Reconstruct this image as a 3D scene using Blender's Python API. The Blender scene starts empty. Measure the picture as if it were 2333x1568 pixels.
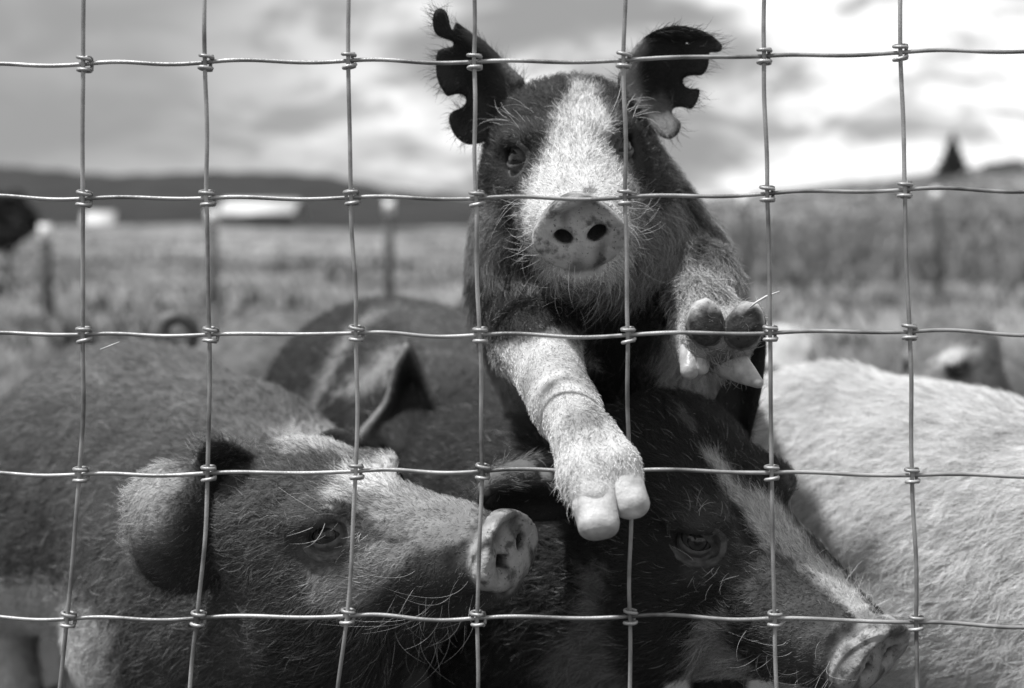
import bpy, math, random
import numpy as np
from mathutils import Vector, Matrix
from mathutils.geometry import delaunay_2d_cdt

# ------------------------------------------------------------------ camera, sky, sun, exposure
scene = bpy.context.scene
col = scene.collection
scene.render.engine = 'CYCLES'
FPX = 50.0 / 36.0 * 2333.0                      # focal length in photograph pixels (2333 wide)
CAMH, HOR = 0.72, 490.0
PITCH = math.atan((784 - HOR) / FPX)
cam_d = bpy.data.cameras.new('camera')
cam_d.lens = 50; cam_d.sensor_width = 36; cam_d.clip_start = 0.05; cam_d.clip_end = 20000
cam_d.dof.use_dof = True; cam_d.dof.focus_distance = 1.09; cam_d.dof.aperture_fstop = 4.2
cam_d.dof.aperture_blades = 0
cam = bpy.data.objects.new('camera', cam_d); col.objects.link(cam)
cam.location = (0, 0, CAMH); cam.rotation_euler = (math.pi / 2 - PITCH, 0, 0)
scene.camera = cam

SUN_DIR = Vector((-0.38, -0.15, 1.0)).normalized()        # towards the sun: high, from the left
world = bpy.data.worlds.new('World'); scene.world = world; world.use_nodes = True
wn = world.node_tree; wn.nodes.clear()
def WN(t, **k):
    n = wn.nodes.new(t)
    for a, b in k.items(): setattr(n, a, b)
    return n
def wl(a, b): wn.links.new(a, b)
w_out = WN('ShaderNodeOutputWorld'); w_bg = WN('ShaderNodeBackground'); w_bg.inputs['Strength'].default_value = 0.1
sky = WN('ShaderNodeTexSky', sky_type='NISHITA', sun_disc=False)
sky.sun_elevation = math.asin(SUN_DIR.z); sky.sun_rotation = math.atan2(SUN_DIR.x, SUN_DIR.y)
sky_bw = WN('ShaderNodeRGBToBW'); wl(sky.outputs[0], sky_bw.inputs[0])
tc = WN('ShaderNodeTexCoord')
mp = WN('ShaderNodeMapping'); mp.inputs['Scale'].default_value = (1.0, 1.0, 2.6); mp.inputs['Location'].default_value = (3.1, 0.4, 0.9)
wl(tc.outputs['Generated'], mp.inputs['Vector'])
n1 = WN('ShaderNodeTexNoise'); n1.inputs['Scale'].default_value = 5.2; n1.inputs['Detail'].default_value = 7; n1.inputs['Roughness'].default_value = 0.52
n1.inputs['Distortion'].default_value = 0.35
wl(mp.outputs[0], n1.inputs['Vector'])
n2 = WN('ShaderNodeTexNoise'); n2.inputs['Scale'].default_value = 11; n2.inputs['Detail'].default_value = 8; n2.inputs['Roughness'].default_value = 0.6; n2.inputs['Distortion'].default_value = 0.5
wl(mp.outputs[0], n2.inputs['Vector'])
r1 = WN('ShaderNodeMapRange', interpolation_type='SMOOTHSTEP'); r1.inputs['From Min'].default_value = 0.36; r1.inputs['From Max'].default_value = 0.56
wl(n1.outputs['Fac'], r1.inputs['Value'])
r2 = WN('ShaderNodeMapRange', interpolation_type='SMOOTHSTEP'); r2.inputs['From Min'].default_value = 0.38; r2.inputs['From Max'].default_value = 0.56
r2.inputs['To Min'].default_value = 3.5; r2.inputs['To Max'].default_value = 9.4
wl(n2.outputs['Fac'], r2.inputs['Value'])
gap = WN('ShaderNodeMath', operation='MULTIPLY'); gap.inputs[1].default_value = 0.75; wl(sky_bw.outputs[0], gap.inputs[0])
gapc = WN('ShaderNodeMath', operation='MINIMUM'); gapc.inputs[1].default_value = 2.8; wl(gap.outputs[0], gapc.inputs[0])
mx = WN('ShaderNodeMix', data_type='FLOAT'); 
# a clear opening between the clouds at far left
vd = WN('ShaderNodeVectorMath', operation='DOT_PRODUCT'); wl(tc.outputs['Generated'], vd.inputs[0]); vd.inputs[1].default_value = Vector((-0.40, 0.905, 0.15)).normalized()
r3 = WN('ShaderNodeMapRange', interpolation_type='SMOOTHSTEP'); r3.inputs['From Min'].default_value = 0.925; r3.inputs['From Max'].default_value = 0.99; r3.inputs['To Min'].default_value = 1; r3.inputs['To Max'].default_value = 0.12
wl(vd.outputs['Value'], r3.inputs['Value'])
mk = WN('ShaderNodeMath', operation='MULTIPLY'); wl(r1.outputs[0], mk.inputs[0]); wl(r3.outputs[0], mk.inputs[1])
wl(mk.outputs[0], mx.inputs[0]); wl(gapc.outputs[0], mx.inputs[2]); wl(r2.outputs[0], mx.inputs[3])
wl(mx.outputs[0], w_bg.inputs['Color']); wl(w_bg.outputs[0], w_out.inputs[0])

sun_d = bpy.data.lights.new('sun', 'SUN'); sun_d.energy = 4.8; sun_d.angle = math.radians(3.0); sun_d.color = (1, 1, 1)
sun = bpy.data.objects.new('sun', sun_d); col.objects.link(sun)
sun.rotation_euler = SUN_DIR.to_track_quat('Z', 'Y').to_euler()
scene.view_settings.view_transform = 'Standard'; scene.view_settings.look = 'None'
scene.view_settings.exposure = 0.4; scene.view_settings.gamma = 1; scene.view_settings.use_curve_mapping = False
scene.cycles.use_denoising = True
scene.cycles.max_bounces = 6; scene.cycles.diffuse_bounces = 3; scene.cycles.glossy_bounces = 2
scene.cycles.transparent_max_bounces = 4; scene.cycles.sample_clamp_indirect = 4
scene.cycles_curves.shape = 'RIBBONS'; scene.cycles_curves.subdivisions = 2

# ------------------------------------------------------------------ helpers
rng = np.random.default_rng(7); random.seed(7)
CP, SP = math.cos(PITCH), math.sin(PITCH)
FW = np.array([0, CP, -SP]); UP = np.array([0, SP, CP]); RT = np.array([1.0, 0, 0]); CAM = np.array([0, 0, CAMH])
def P(px, py, Y):
    """world point seen at photograph pixel (2333 x 1568) at the distance Y in front of the camera"""
    px = np.asarray(px, float); py = np.asarray(py, float); Y = np.asarray(Y, float)
    d = FW + ((px - 1166.5) / FPX)[..., None] * RT - ((py - 784) / FPX)[..., None] * UP
    return CAM + d * (Y / d[..., 1])[..., None]
def proj(p):
    q = p - CAM; z = q @ FW
    return 1166.5 + FPX * (q @ RT) / z, 784 - FPX * (q @ UP) / z
def nz(v): return v / np.maximum(np.linalg.norm(v, axis=-1, keepdims=True), 1e-9)
def wave(p, f, seed, n=10):
    """smooth pseudo noise in -1..1, f = spatial frequency per metre"""
    r = np.random.default_rng(seed); out = np.zeros(len(p))
    for i in range(n):
        k = r.normal(size=3); k = k / np.linalg.norm(k) * f * r.uniform(.6, 1.7) * 2 * math.pi
        out += np.sin(p @ k + r.uniform(0, 6.28))
    return out / math.sqrt(n) * .9
def sstep(a, b, x):
    t = np.clip((x - a) / (b - a), 0, 1); return t * t * (3 - 2 * t)
def poly_sd(px, py, poly):
    """signed distance to a polygon in pixels, negative inside"""
    poly = np.asarray(poly, float); n = len(poly); d = np.full(px.shape, 1e18); ins = np.zeros(px.shape, bool)
    for i in range(n):
        a = poly[i]; b = poly[(i + 1) % n]; e = b - a
        wx, wy = px - a[0], py - a[1]
        t = np.clip((wx * e[0] + wy * e[1]) / (e @ e + 1e-12), 0, 1)
        d = np.minimum(d, (wx - e[0] * t) ** 2 + (wy - e[1] * t) ** 2)
        c = ((a[1] > py) != (b[1] > py)) & (px < e[0] * (py - a[1]) / (e[1] if abs(e[1]) > 1e-9 else 1e-9) + a[0])
        ins ^= c
    return np.sqrt(d) * np.where(ins, -1, 1)
def line_sd(px, py, pts):
    d = np.full(px.shape, 1e18)
    for a, b in zip(pts[:-1], pts[1:]):
        a = np.asarray(a, float); b = np.asarray(b, float); e = b - a; wx, wy = px - a[0], py - a[1]
        t = np.clip((wx * e[0] + wy * e[1]) / (e @ e + 1e-12), 0, 1)
        d = np.minimum(d, (wx - e[0] * t) ** 2 + (wy - e[1] * t) ** 2)
    return np.sqrt(d)

def new_mesh(name, verts, tris, mat=None, smooth=True, attrs=None):
    verts = np.asarray(verts, np.float32); tris = np.asarray(tris, np.int32)
    k = tris.shape[1]
    me = bpy.data.meshes.new(name)
    me.vertices.add(len(verts)); me.vertices.foreach_set('co', verts.ravel())
    me.loops.add(tris.size); me.loops.foreach_set('vertex_index', tris.ravel())
    me.polygons.add(len(tris)); me.polygons.foreach_set('loop_start', np.arange(0, tris.size, k, dtype=np.int32))
    if smooth: me.polygons.foreach_set('use_smooth', np.ones(len(tris), bool))
    me.update(calc_edges=True); me.validate()
    for an, av in (attrs or {}).items():
        a = me.attributes.new(an, 'FLOAT', 'POINT'); a.data.foreach_set('value', np.asarray(av, np.float32))
    if mat: me.materials.append(mat)
    return me
def link(name, data, parent=None, **props):
    o = bpy.data.objects.new(name, data); col.objects.link(o)
    if parent is not None:
        o.parent = parent; o.matrix_parent_inverse = Matrix.Translation(-parent.location)
    for k, v in props.items(): o[k] = v
    return o
def empty(name, loc, label, cat, group=None):
    o = bpy.data.objects.new(name, None); col.objects.link(o); o.location = loc; o.empty_display_size = .05
    o['label'] = label; o['category'] = cat
    if group: o['group'] = group
    return o
def tube(pts, r, seg=8, cap=True):
    """tube along points, r scalar or per point"""
    pts = np.asarray(pts, float); n = len(pts); r = np.broadcast_to(np.asarray(r, float), (n,))
    t = nz(np.gradient(pts, axis=0)); ref = np.array([0, 0, 1.0]) if abs(t[0][2]) < .9 else np.array([1.0, 0, 0])
    a = nz(np.cross(t[0], ref)); V = []
    for i in range(n):
        a = a - t[i] * (a @ t[i]); a = a / np.linalg.norm(a); b = np.cross(t[i], a)
        th = np.linspace(0, 2 * math.pi, seg, endpoint=False)
        V.append(pts[i] + r[i] * (np.cos(th)[:, None] * a + np.sin(th)[:, None] * b))
    V = np.concatenate(V); T = []
    for i in range(n - 1):
        for j in range(seg):
            p, q = i * seg + j, i * seg + (j + 1) % seg
            T += [(p, q, q + seg), (p, q + seg, p + seg)]
    if cap:
        V = np.concatenate([V, pts[:1], pts[-1:]]); c0, c1 = len(V) - 2, len(V) - 1
        for j in range(seg):
            T += [(c0, (j + 1) % seg, j), (c1, (n - 1) * seg + j, (n - 1) * seg + (j + 1) % seg)]
    return V, np.array(T)
def join(parts):
    V, T, o = [], [], 0
    for v, t in parts: V.append(v); T.append(np.asarray(t) + o); o += len(v)
    return np.concatenate(V), np.concatenate(T)
def boxm(c, s, R=None):
    c = np.asarray(c, float); s = np.asarray(s, float) / 2
    v = np.array([[x, y, z] for x in (-1, 1) for y in (-1, 1) for z in (-1, 1)]) * s
    if R is not None: v = v @ np.asarray(R).T
    q = [(0, 1, 3, 2), (4, 6, 7, 5), (0, 4, 5, 1), (2, 3, 7, 6), (0, 2, 6, 4), (1, 5, 7, 3)]
    return v + c, np.array([t for a, b, cc, d in q for t in ((a, b, cc), (a, cc, d))])

# ------------------------------------------------------------------ materials (all colours neutral greys: the photograph is black and white)
def material(name):
    m = bpy.data.materials.new(name); m.use_nodes = True; nt = m.node_tree; b = nt.nodes['Principled BSDF']
    return m, nt, b
def N(nt, t, **k):
    n = nt.nodes.new(t)
    for a, b in k.items(): setattr(n, a, b)
    return n
def grey_noise(name, lo, hi, scale, rough=.8, bump=0, bscale=None, detail=6, metallic=0, coords='Object', spec=.3):
    m, nt, b = material(name)
    tcn = N(nt, 'ShaderNodeTexCoord'); no = N(nt, 'ShaderNodeTexNoise'); no.inputs['Scale'].default_value = scale; no.inputs['Detail'].default_value = detail
    nt.links.new(tcn.outputs[coords], no.inputs['Vector'])
    mr = N(nt, 'ShaderNodeMapRange'); mr.inputs['From Min'].default_value = .32; mr.inputs['From Max'].default_value = .68
    mr.inputs['To Min'].default_value = lo; mr.inputs['To Max'].default_value = hi
    nt.links.new(no.outputs['Fac'], mr.inputs['Value']); nt.links.new(mr.outputs[0], b.inputs['Base Color'])
    b.inputs['Roughness'].default_value = rough; b.inputs['Metallic'].default_value = metallic; b.inputs['Specular IOR Level'].default_value = spec
    if bump:
        n3 = N(nt, 'ShaderNodeTexNoise'); n3.inputs['Scale'].default_value = bscale or scale * 3; n3.inputs['Detail'].default_value = 4
        nt.links.new(tcn.outputs[coords], n3.inputs['Vector'])
        bp = N(nt, 'ShaderNodeBump'); bp.inputs['Strength'].default_value = 1; bp.inputs['Distance'].default_value = bump
        nt.links.new(n3.outputs['Fac'], bp.inputs['Height']); nt.links.new(bp.outputs[0], b.inputs['Normal'])
    return m
def skin_material():
    """pig skin: coat value from the 'coat' attribute, bare moist skin with mud specks where 'bare' is 1"""
    m, nt, b = material('pig_skin'); L = nt.links.new
    ac = N(nt, 'ShaderNodeAttribute', attribute_name='coat'); ab = N(nt, 'ShaderNodeAttribute', attribute_name='bare')
    tcn = N(nt, 'ShaderNodeTexCoord')
    n1 = N(nt, 'ShaderNodeTexNoise'); n1.inputs['Scale'].default_value = 85; n1.inputs['Detail'].default_value = 5; n1.inputs['Roughness'].default_value = .6; L(tcn.outputs['Object'], n1.inputs['Vector'])
    n2 = N(nt, 'ShaderNodeTexNoise'); n2.inputs['Scale'].default_value = 420; n2.inputs['Detail'].default_value = 3; L(tcn.outputs['Object'], n2.inputs['Vector'])
    n3 = N(nt, 'ShaderNodeTexNoise'); n3.inputs['Scale'].default_value = 30; n3.inputs['Detail'].default_value = 3; L(tcn.outputs['Object'], n3.inputs['Vector'])
    # mud: blotches and specks with a shape of their own
    m1 = N(nt, 'ShaderNodeMapRange', interpolation_type='SMOOTHSTEP'); m1.inputs['From Min'].default_value = .50; m1.inputs['From Max'].default_value = .68; L(n1.outputs['Fac'], m1.inputs['Value'])
    m2 = N(nt, 'ShaderNodeMapRange', interpolation_type='SMOOTHSTEP'); m2.inputs['From Min'].default_value = .63; m2.inputs['From Max'].default_value = .70; L(n2.outputs['Fac'], m2.inputs['Value'])
    mx_ = N(nt, 'ShaderNodeMath', operation='MAXIMUM'); L(m1.outputs[0], mx_.inputs[0]); L(m2.outputs[0], mx_.inputs[1])
    mb = N(nt, 'ShaderNodeMath', operation='MULTIPLY'); L(mx_.outputs[0], mb.inputs[0]); L(ab.outputs['Fac'], mb.inputs[1])
    mb2 = N(nt, 'ShaderNodeMath', operation='MULTIPLY'); L(mb.outputs[0], mb2.inputs[0]); mb2.inputs[1].default_value = .72
    v = N(nt, 'ShaderNodeMapRange'); v.inputs['From Min'].default_value = .3; v.inputs['From Max'].default_value = .7; v.inputs['To Min'].default_value = .78; v.inputs['To Max'].default_value = 1.18
    L(n3.outputs['Fac'], v.inputs['Value'])
    c1 = N(nt, 'ShaderNodeMath', operation='MULTIPLY'); L(ac.outputs['Fac'], c1.inputs[0]); L(v.outputs[0], c1.inputs[1])
    inv = N(nt, 'ShaderNodeMath', operation='SUBTRACT'); inv.inputs[0].default_value = 1; L(mb2.outputs[0], inv.inputs[1])
    c2 = N(nt, 'ShaderNodeMath', operation='MULTIPLY'); L(c1.outputs[0], c2.inputs[0]); L(inv.outputs[0], c2.inputs[1])
    L(c2.outputs[0], b.inputs['Base Color'])
    rr = N(nt, 'ShaderNodeMapRange'); rr.inputs['To Min'].default_value = .75; rr.inputs['To Max'].default_value = .42; L(ab.outputs['Fac'], rr.inputs['Value']); L(rr.outputs[0], b.inputs['Roughness'])
    b.inputs['Specular IOR Level'].default_value = .22
    hs = N(nt, 'ShaderNodeMath', operation='ADD'); L(n2.outputs['Fac'], hs.inputs[0]); L(n1.outputs['Fac'], hs.inputs[1])
    bp = N(nt, 'ShaderNodeBump'); bp.inputs['Strength'].default_value = .8; bp.inputs['Distance'].default_value = .0011; L(hs.outputs[0], bp.inputs['Height']); L(bp.outputs[0], b.inputs['Normal'])
    return m
def hair_material():
    m, nt, b = material('pig_bristle')
    a = N(nt, 'ShaderNodeAttribute', attribute_name='shade'); nt.links.new(a.outputs['Fac'], b.inputs['Base Color'])
    b.inputs['Roughness'].default_value = .45; b.inputs['Specular IOR Level'].default_value = .24
    return m
def attr_material(name, rough, spec=.5, coat=0.0):
    m, nt, b = material(name)
    a = N(nt, 'ShaderNodeAttribute', attribute_name='coat'); nt.links.new(a.outputs['Fac'], b.inputs['Base Color'])
    b.inputs['Roughness'].default_value = rough; b.inputs['Specular IOR Level'].default_value = spec; b.inputs['Coat Weight'].default_value = coat
    b.inputs['Coat Roughness'].default_value = .04
    return m
M_SKIN = skin_material(); M_HAIR = hair_material()
M_EYE = attr_material('eye_ball', .05, .5, 0.0)
M_LID = grey_noise('eyelid_skin', .035, .10, 160, .55, .0008, 380)
M_LID_MID = grey_noise('eyelid_skin_grey', .05, .13, 140, .6, .0010, 420)
M_HOOF = grey_noise('hoof_horn', .25, .52, 70, .4, .0007, 260, detail=9, spec=.45)
M_SOLE = grey_noise('hoof_sole', .03, .16, 70, .38, .001, 260, spec=.5)
M_HOOF_DARK = grey_noise('hoof_dark', .05, .12, 60, .5, .0006, 200)
M_WIRE = grey_noise('galvanised_wire', .10, .42, 30, .42, .0003, 900, detail=9, metallic=.35, coords='Object', spec=.5)

# ------------------------------------------------------------------ signed distance modelling of the pigs
def smin(a, b, k):
    h = np.maximum(k - np.abs(a - b), 0) / k
    return np.minimum(a, b) - h * h * k * .25
def smax(a, b, k): return -smin(-a, -b, k)
def cone(p, a, b, ra, rb):
    a = np.asarray(a, float); b = np.asarray(b, float); e = b - a
    w = p - a; t = np.clip((w @ e) / (e @ e), 0, 1)
    return np.linalg.norm(w - t[:, None] * e, axis=1) - (ra + (rb - ra) * t)
def ell(p, c, r):
    q = p - np.asarray(c, float); r = np.asarray(r, float)
    k0 = np.linalg.norm(q / r, axis=1); k1 = np.linalg.norm(q / (r * r), axis=1)
    return k0 * (k0 - 1) / np.maximum(k1, 1e-9)
def pose(yaw, pitch, roll):
    """columns: side, back, up.  yaw 0 looks at the camera, + to image right"""
    yaw, pitch, roll = map(math.radians, (yaw, pitch, roll))
    f = np.array([math.sin(yaw) * math.cos(pitch), -math.cos(yaw) * math.cos(pitch), math.sin(pitch)])
    r = np.cross([0, 0, 1.], f); r /= np.linalg.norm(r); u = np.cross(f, r)
    ex = r * math.cos(roll) + u * math.sin(roll); ez = -r * math.sin(roll) + u * math.cos(roll)
    return np.stack([ex, -f, ez], 1)
def head_local(q, eyes=True):
    """canonical pig head in centimetres: x side, y back from the snout disc, z up"""
    s = q.copy(); s[:, 0] = np.abs(s[:, 0])
    f = np.ones(3); f[0] = .92
    d = cone(q * np.array([.80, 1, 1.0]), (0, 1.6, 0.0), (0, 8.5, 0.2), 2.62, 3.6)          # muzzle
    d = smin(d, cone(q * np.array([.93, 1, 1]), (0, 7.5, .9), (0, 18.5, 3.6), 3.3, 5.9), 2.2)   # bridge to forehead
    d = smin(d, ell(q, (0, 21.5, 4.7), (7.3, 5.2, 5.7)), 2.5)                                   # poll
    d = smin(d, ell(s, (3.9, 18.0, -2.6), (4.3, 6.6, 6.4)), 3.0)                                # cheek
    d = smin(d, ell(s, (2.1, 8.2, .2), (2.3, 4.6, 2.5)), 1.6)                                   # side of muzzle
    d = smin(d, ell(s, (3.6, 14.2, 6.3), (2.2, 2.9, 1.2)), 1.6)                                 # brow
    jaw = cone(q * np.array([.95, 1, 1]), (0, 2.9, -2.5), (0, 15.5, -4.9), 1.45, 4.3)
    d = smin(d, jaw, .55)
    d = smin(d, ell(q, (0, 2.0, -2.95), (1.75, 1.5, .95)), .5)                                  # lower lip
    if eyes:
        d = smax(d, -(np.linalg.norm(s - EYE_C, axis=1) - 1.30), .5)
    d = smax(d, .75 - q[:, 1], .3)
    # snout disc, top rim reaching forward
    ca, sa = math.cos(.15), math.sin(.15)
    y = q[:, 1] * ca + q[:, 2] * sa; z = -q[:, 1] * sa + q[:, 2] * ca
    a = math.pi
    rz = np.where(z > 0, 3.25, 2.85)
    rho = np.sqrt((q[:, 0] / (3.62 - .30 * np.clip(z, 0, 3))) ** 2 + (z / rz) ** 2)
    dr = (rho - 1) * 3.05 + .34; dy = np.abs(y - .55 + .05 * z) - .75 + .34
    disc = np.minimum(np.maximum(dr, dy), 0) + np.sqrt(np.maximum(dr, 0) ** 2 + np.maximum(dy, 0) ** 2) - .34
    qq = np.stack([q[:, 0], y, z], 1); ss = qq.copy(); ss[:, 0] = np.abs(ss[:, 0])
    disc = smax(disc, -ell(qq, (0, -.70, 1.32), (2.4, 1.2, 1.08)), .3)                          # hollow under the rim
    disc = smin(disc, ell(qq, (0, .40, -1.35), (2.5, .78, 1.25)), .5)
    d = smin(d, disc, .28)
    ang = .5
    nx = (ss[:, 0] - 1.30) * math.cos(ang) + (ss[:, 2] + .02) * math.sin(ang); nzv = -(ss[:, 0] - 1.30) * math.sin(ang) + (ss[:, 2] + .02) * math.cos(ang)
    nos = ell(np.stack([nx, ss[:, 1] + .1, nzv], 1), (0, 0, 0), (.80, 1.7, .48))
    nos = smin(nos, cone(ss, (1.75, -.4, -.25), (2.15, -.5, -.95), .22, .10), .35)
    d = smax(d, -nos, .25)
    d = smax(d, -(np.abs(np.linalg.norm(np.stack([ss[:, 0] - 2.9, (ss[:, 2] + .55)], 1), axis=1) - .9) * 1.0 - .04 + np.maximum(ss[:, 1] - .1, 0) * 2), .18)
    # wrinkles behind the disc
    d = d + .11 * np.sin(q[:, 1] * 5.2 + .6 * np.sin(q[:, 0] * 1.7)) * np.exp(-((q[:, 1] - 2.4) / .9) ** 2) * (q[:, 2] > -2)
    return d
EYE_N = np.array([.84, -.40, .34]); EYE_N /= np.linalg.norm(EYE_N)
EYE_C = np.array([4.2, 13.0, 4.7])
def _march():
    c = EYE_C + EYE_N * 5; t = 0.0
    for i in range(60):
        dd = head_local(np.array([c - EYE_N * t]), eyes=False)[0]
        t += dd * .8
        if abs(dd) < 1e-3: break
    return c - EYE_N * t
EYE_R = 1.15
EYE_C = _march() - EYE_N * EYE_R * .62

def surface_nets(fn, lo, hi, h):
    B = 8
    lo = np.asarray(lo, float); n = (np.ceil((np.asarray(hi) - lo) / h / B).astype(int)) * B
    nb = n // B
    bc = np.stack(np.meshgrid(*[np.arange(k) for k in nb], indexing='ij'), -1).reshape(-1, 3)
    dc = np.empty(len(bc))
    for i in range(0, len(bc), 200): dc[i:i + 200] = fn(lo + (bc[i:i + 200] * B + (B - 1) / 2) * h)
    D = np.repeat(np.repeat(np.repeat(np.sign(dc).reshape(nb).astype(np.float32), B, 0), B, 1), B, 2)
    act = bc[np.abs(dc) < B * h * 1.35]
    off = np.stack(np.meshgrid(*[np.arange(B)] * 3, indexing='ij'), -1).reshape(-1, 3)
    for i in range(0, len(act), 24):
        idx = (act[i:i + 24][:, None] * B + off[None]).reshape(-1, 3)
        D[idx[:, 0], idx[:, 1], idx[:, 2]] = fn(lo + idx * h)
    S = (D < 0).astype(np.uint8)
    c = np.zeros(np.array(S.shape) - 1, np.uint8)
    for i in (0, 1):
        for j in (0, 1):
            for k in (0, 1): c += S[i:S.shape[0] - 1 + i, j:S.shape[1] - 1 + j, k:S.shape[2] - 1 + k]
    cells = np.argwhere((c > 0) & (c < 8))
    idg = np.full(c.shape, -1, np.int32); idg[tuple(cells.T)] = np.arange(len(cells))
    acc = np.zeros((len(cells), 3)); cnt = np.zeros(len(cells))
    cor = np.array([[i, j, k] for i in (0, 1) for j in (0, 1) for k in (0, 1)])
    val = [D[tuple((cells + o).T)] for o in cor]
    for a in range(8):
        for b in range(a + 1, 8):
            if np.abs(cor[a] - cor[b]).sum() != 1: continue
            m = (val[a] < 0) != (val[b] < 0); t = val[a] / np.where(m, val[a] - val[b], 1)
            acc += np.where(m[:, None], cor[a] + t[:, None] * (cor[b] - cor[a]), 0); cnt += m
    V = lo + (cells + acc / cnt[:, None]) * h
    Q = []
    for ax in range(3):
        u, v = (ax + 1) % 3, (ax + 2) % 3
        s0 = [slice(None)] * 3; s1 = [slice(None)] * 3; s0[ax] = slice(0, -1); s1[ax] = slice(1, None)
        e = np.argwhere(S[tuple(s0)] != S[tuple(s1)])
        e = e[(e[:, u] > 0) & (e[:, v] > 0) & (e[:, u] < c.shape[u]) & (e[:, v] < c.shape[v])]
        du = np.zeros(3, int); du[u] = 1; dv = np.zeros(3, int); dv[v] = 1
        q = np.stack([idg[tuple((e - du - dv).T)], idg[tuple((e - dv).T)], idg[tuple(e.T)], idg[tuple((e - du).T)]], 1)
        fl = S[tuple(e.T)] == 0; q[fl] = q[fl][:, ::-1]; Q.append(q)
    Q = np.concatenate(Q); Q = Q[(Q >= 0).all(1)]
    T = np.concatenate([Q[:, [0, 1, 2]], Q[:, [0, 2, 3]]])
    return V, T
def vnormals(V, T):
    a, b, c = V[T[:, 0]], V[T[:, 1]], V[T[:, 2]]; fn = np.cross(b - a, c - a); n = np.zeros_like(V)
    for i in range(3): np.add.at(n, T[:, i], fn)
    return nz(n)

def ear_mesh(outline, depth, th=.0042, step=7, hole=None):
    """thin ear shell: outline (photograph pixels) sets its shape, depth(px,py) its distance; closed lens cross-section"""
    o = np.asarray(outline, float); n = len(o)
    # smooth closed resampling (Catmull-Rom)
    pts = []
    for i in range(n):
        p0, p1, p2, p3 = o[i - 1], o[i], o[(i + 1) % n], o[(i + 2) % n]; m = max(2, int(np.linalg.norm(p2 - p1) / 5))
        for t in np.linspace(0, 1, m, endpoint=False):
            pts.append(.5 * ((2 * p1) + (-p0 + p2) * t + (2 * p0 - 5 * p1 + 4 * p2 - p3) * t * t + (-p0 + 3 * p1 - 3 * p2 + p3) * t ** 3))
    ol = np.array(pts); nb = len(ol)
    gx, gy = np.meshgrid(np.arange(ol[:, 0].min(), ol[:, 0].max(), step), np.arange(ol[:, 1].min(), ol[:, 1].max(), step))
    g = np.stack([gx.ravel(), gy.ravel()], 1) + rng.uniform(-.6, .6, (gx.size, 2))
    sd = poly_sd(g[:, 0], g[:, 1], ol); g = g[sd < -3]
    allp = np.concatenate([ol, g])
    res = delaunay_2d_cdt([Vector(p) for p in allp], [(i, (i + 1) % nb) for i in range(nb)], [list(range(nb))], 1, 1e-5)
    v2 = np.array([list(v) for v in res[0]]); F_ = np.array([list(f) for f in res[2] if len(f) == 3])
    cen = v2[F_].mean(1)
    F_ = F_[poly_sd(cen[:, 0], cen[:, 1], ol) < 0]
    bd = -poly_sd(v2[:, 0], v2[:, 1], ol)
    if hole is not None:
        cen = v2[F_].mean(1); F_ = F_[poly_sd(cen[:, 0], cen[:, 1], hole) > 0]
    Y = depth(v2[:, 0], v2[:, 1])
    mid = P(v2[:, 0], v2[:, 1], Y)
    # orientation: front = towards camera
    a, b, c = v2[F_[:, 0]], v2[F_[:, 1]], v2[F_[:, 2]]
    cr = (b[:, 0] - a[:, 0]) * (c[:, 1] - a[:, 1]) - (b[:, 1] - a[:, 1]) * (c[:, 0] - a[:, 0])
    F_[cr > 0] = F_[cr > 0][:, ::-1]
    nrm = vnormals(mid, F_)
    off = th / 2 * np.sqrt(np.clip(bd / 9, 0, 1)) + .0002
    nv = len(v2)
    V = np.concatenate([mid + nrm * off[:, None], mid - nrm * off[:, None]])
    # rim
    cnt = {}
    for f in F_:
        for i in range(3):
            e = (f[i], f[(i + 1) % 3]); cnt[e] = cnt.get(e, 0) + 1
    rim = [e for e in cnt if (e[1], e[0]) not in cnt]
    T = np.concatenate([F_, F_[:, ::-1] + nv, np.array([t for a_, b_ in rim for t in ((b_, a_, a_ + nv), (b_, a_ + nv, b_ + nv))])])
    return V, T

def hair_object(name, parent, root, direction, normal, length, radius, shade, lift, npts=4, curl=.15, seed=1):
    r = np.random.default_rng(seed); n = len(root)
    if n == 0: return None
    side = np.cross(normal, direction)
    tt = np.linspace(0, 1, npts)
    bend = r.normal(0, curl, n)
    pts = np.empty((n, npts, 3))
    for j, t in enumerate(tt):
        pts[:, j] = root - normal * .0006 + (direction * (t * np.cos(lift))[:, None] + normal * ((t - .42 * t * t) * np.sin(lift) * 1.4)[:, None] + side * (bend * t * t)[:, None]) * length[:, None]
    cu = bpy.data.hair_curves.new(name); cu.add_curves([npts] * n)
    cu.points.foreach_set('position', pts.reshape(-1).astype(np.float32))
    rad = (radius[:, None] * np.array([1.0 - .75 * t ** 1.5 for t in tt])[None]).reshape(-1)
    ra = cu.attributes.get('radius') or cu.attributes.new('radius', 'FLOAT', 'POINT'); ra.data.foreach_set('value', rad.astype(np.float32))
    sa = cu.attributes.new('shade', 'FLOAT', 'CURVE'); sa.data.foreach_set('value', np.clip(shade, 0.005, .85).astype(np.float32))
    cu.materials.append(M_HAIR)
    return link(name, cu, parent, kind='stuff')

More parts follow.
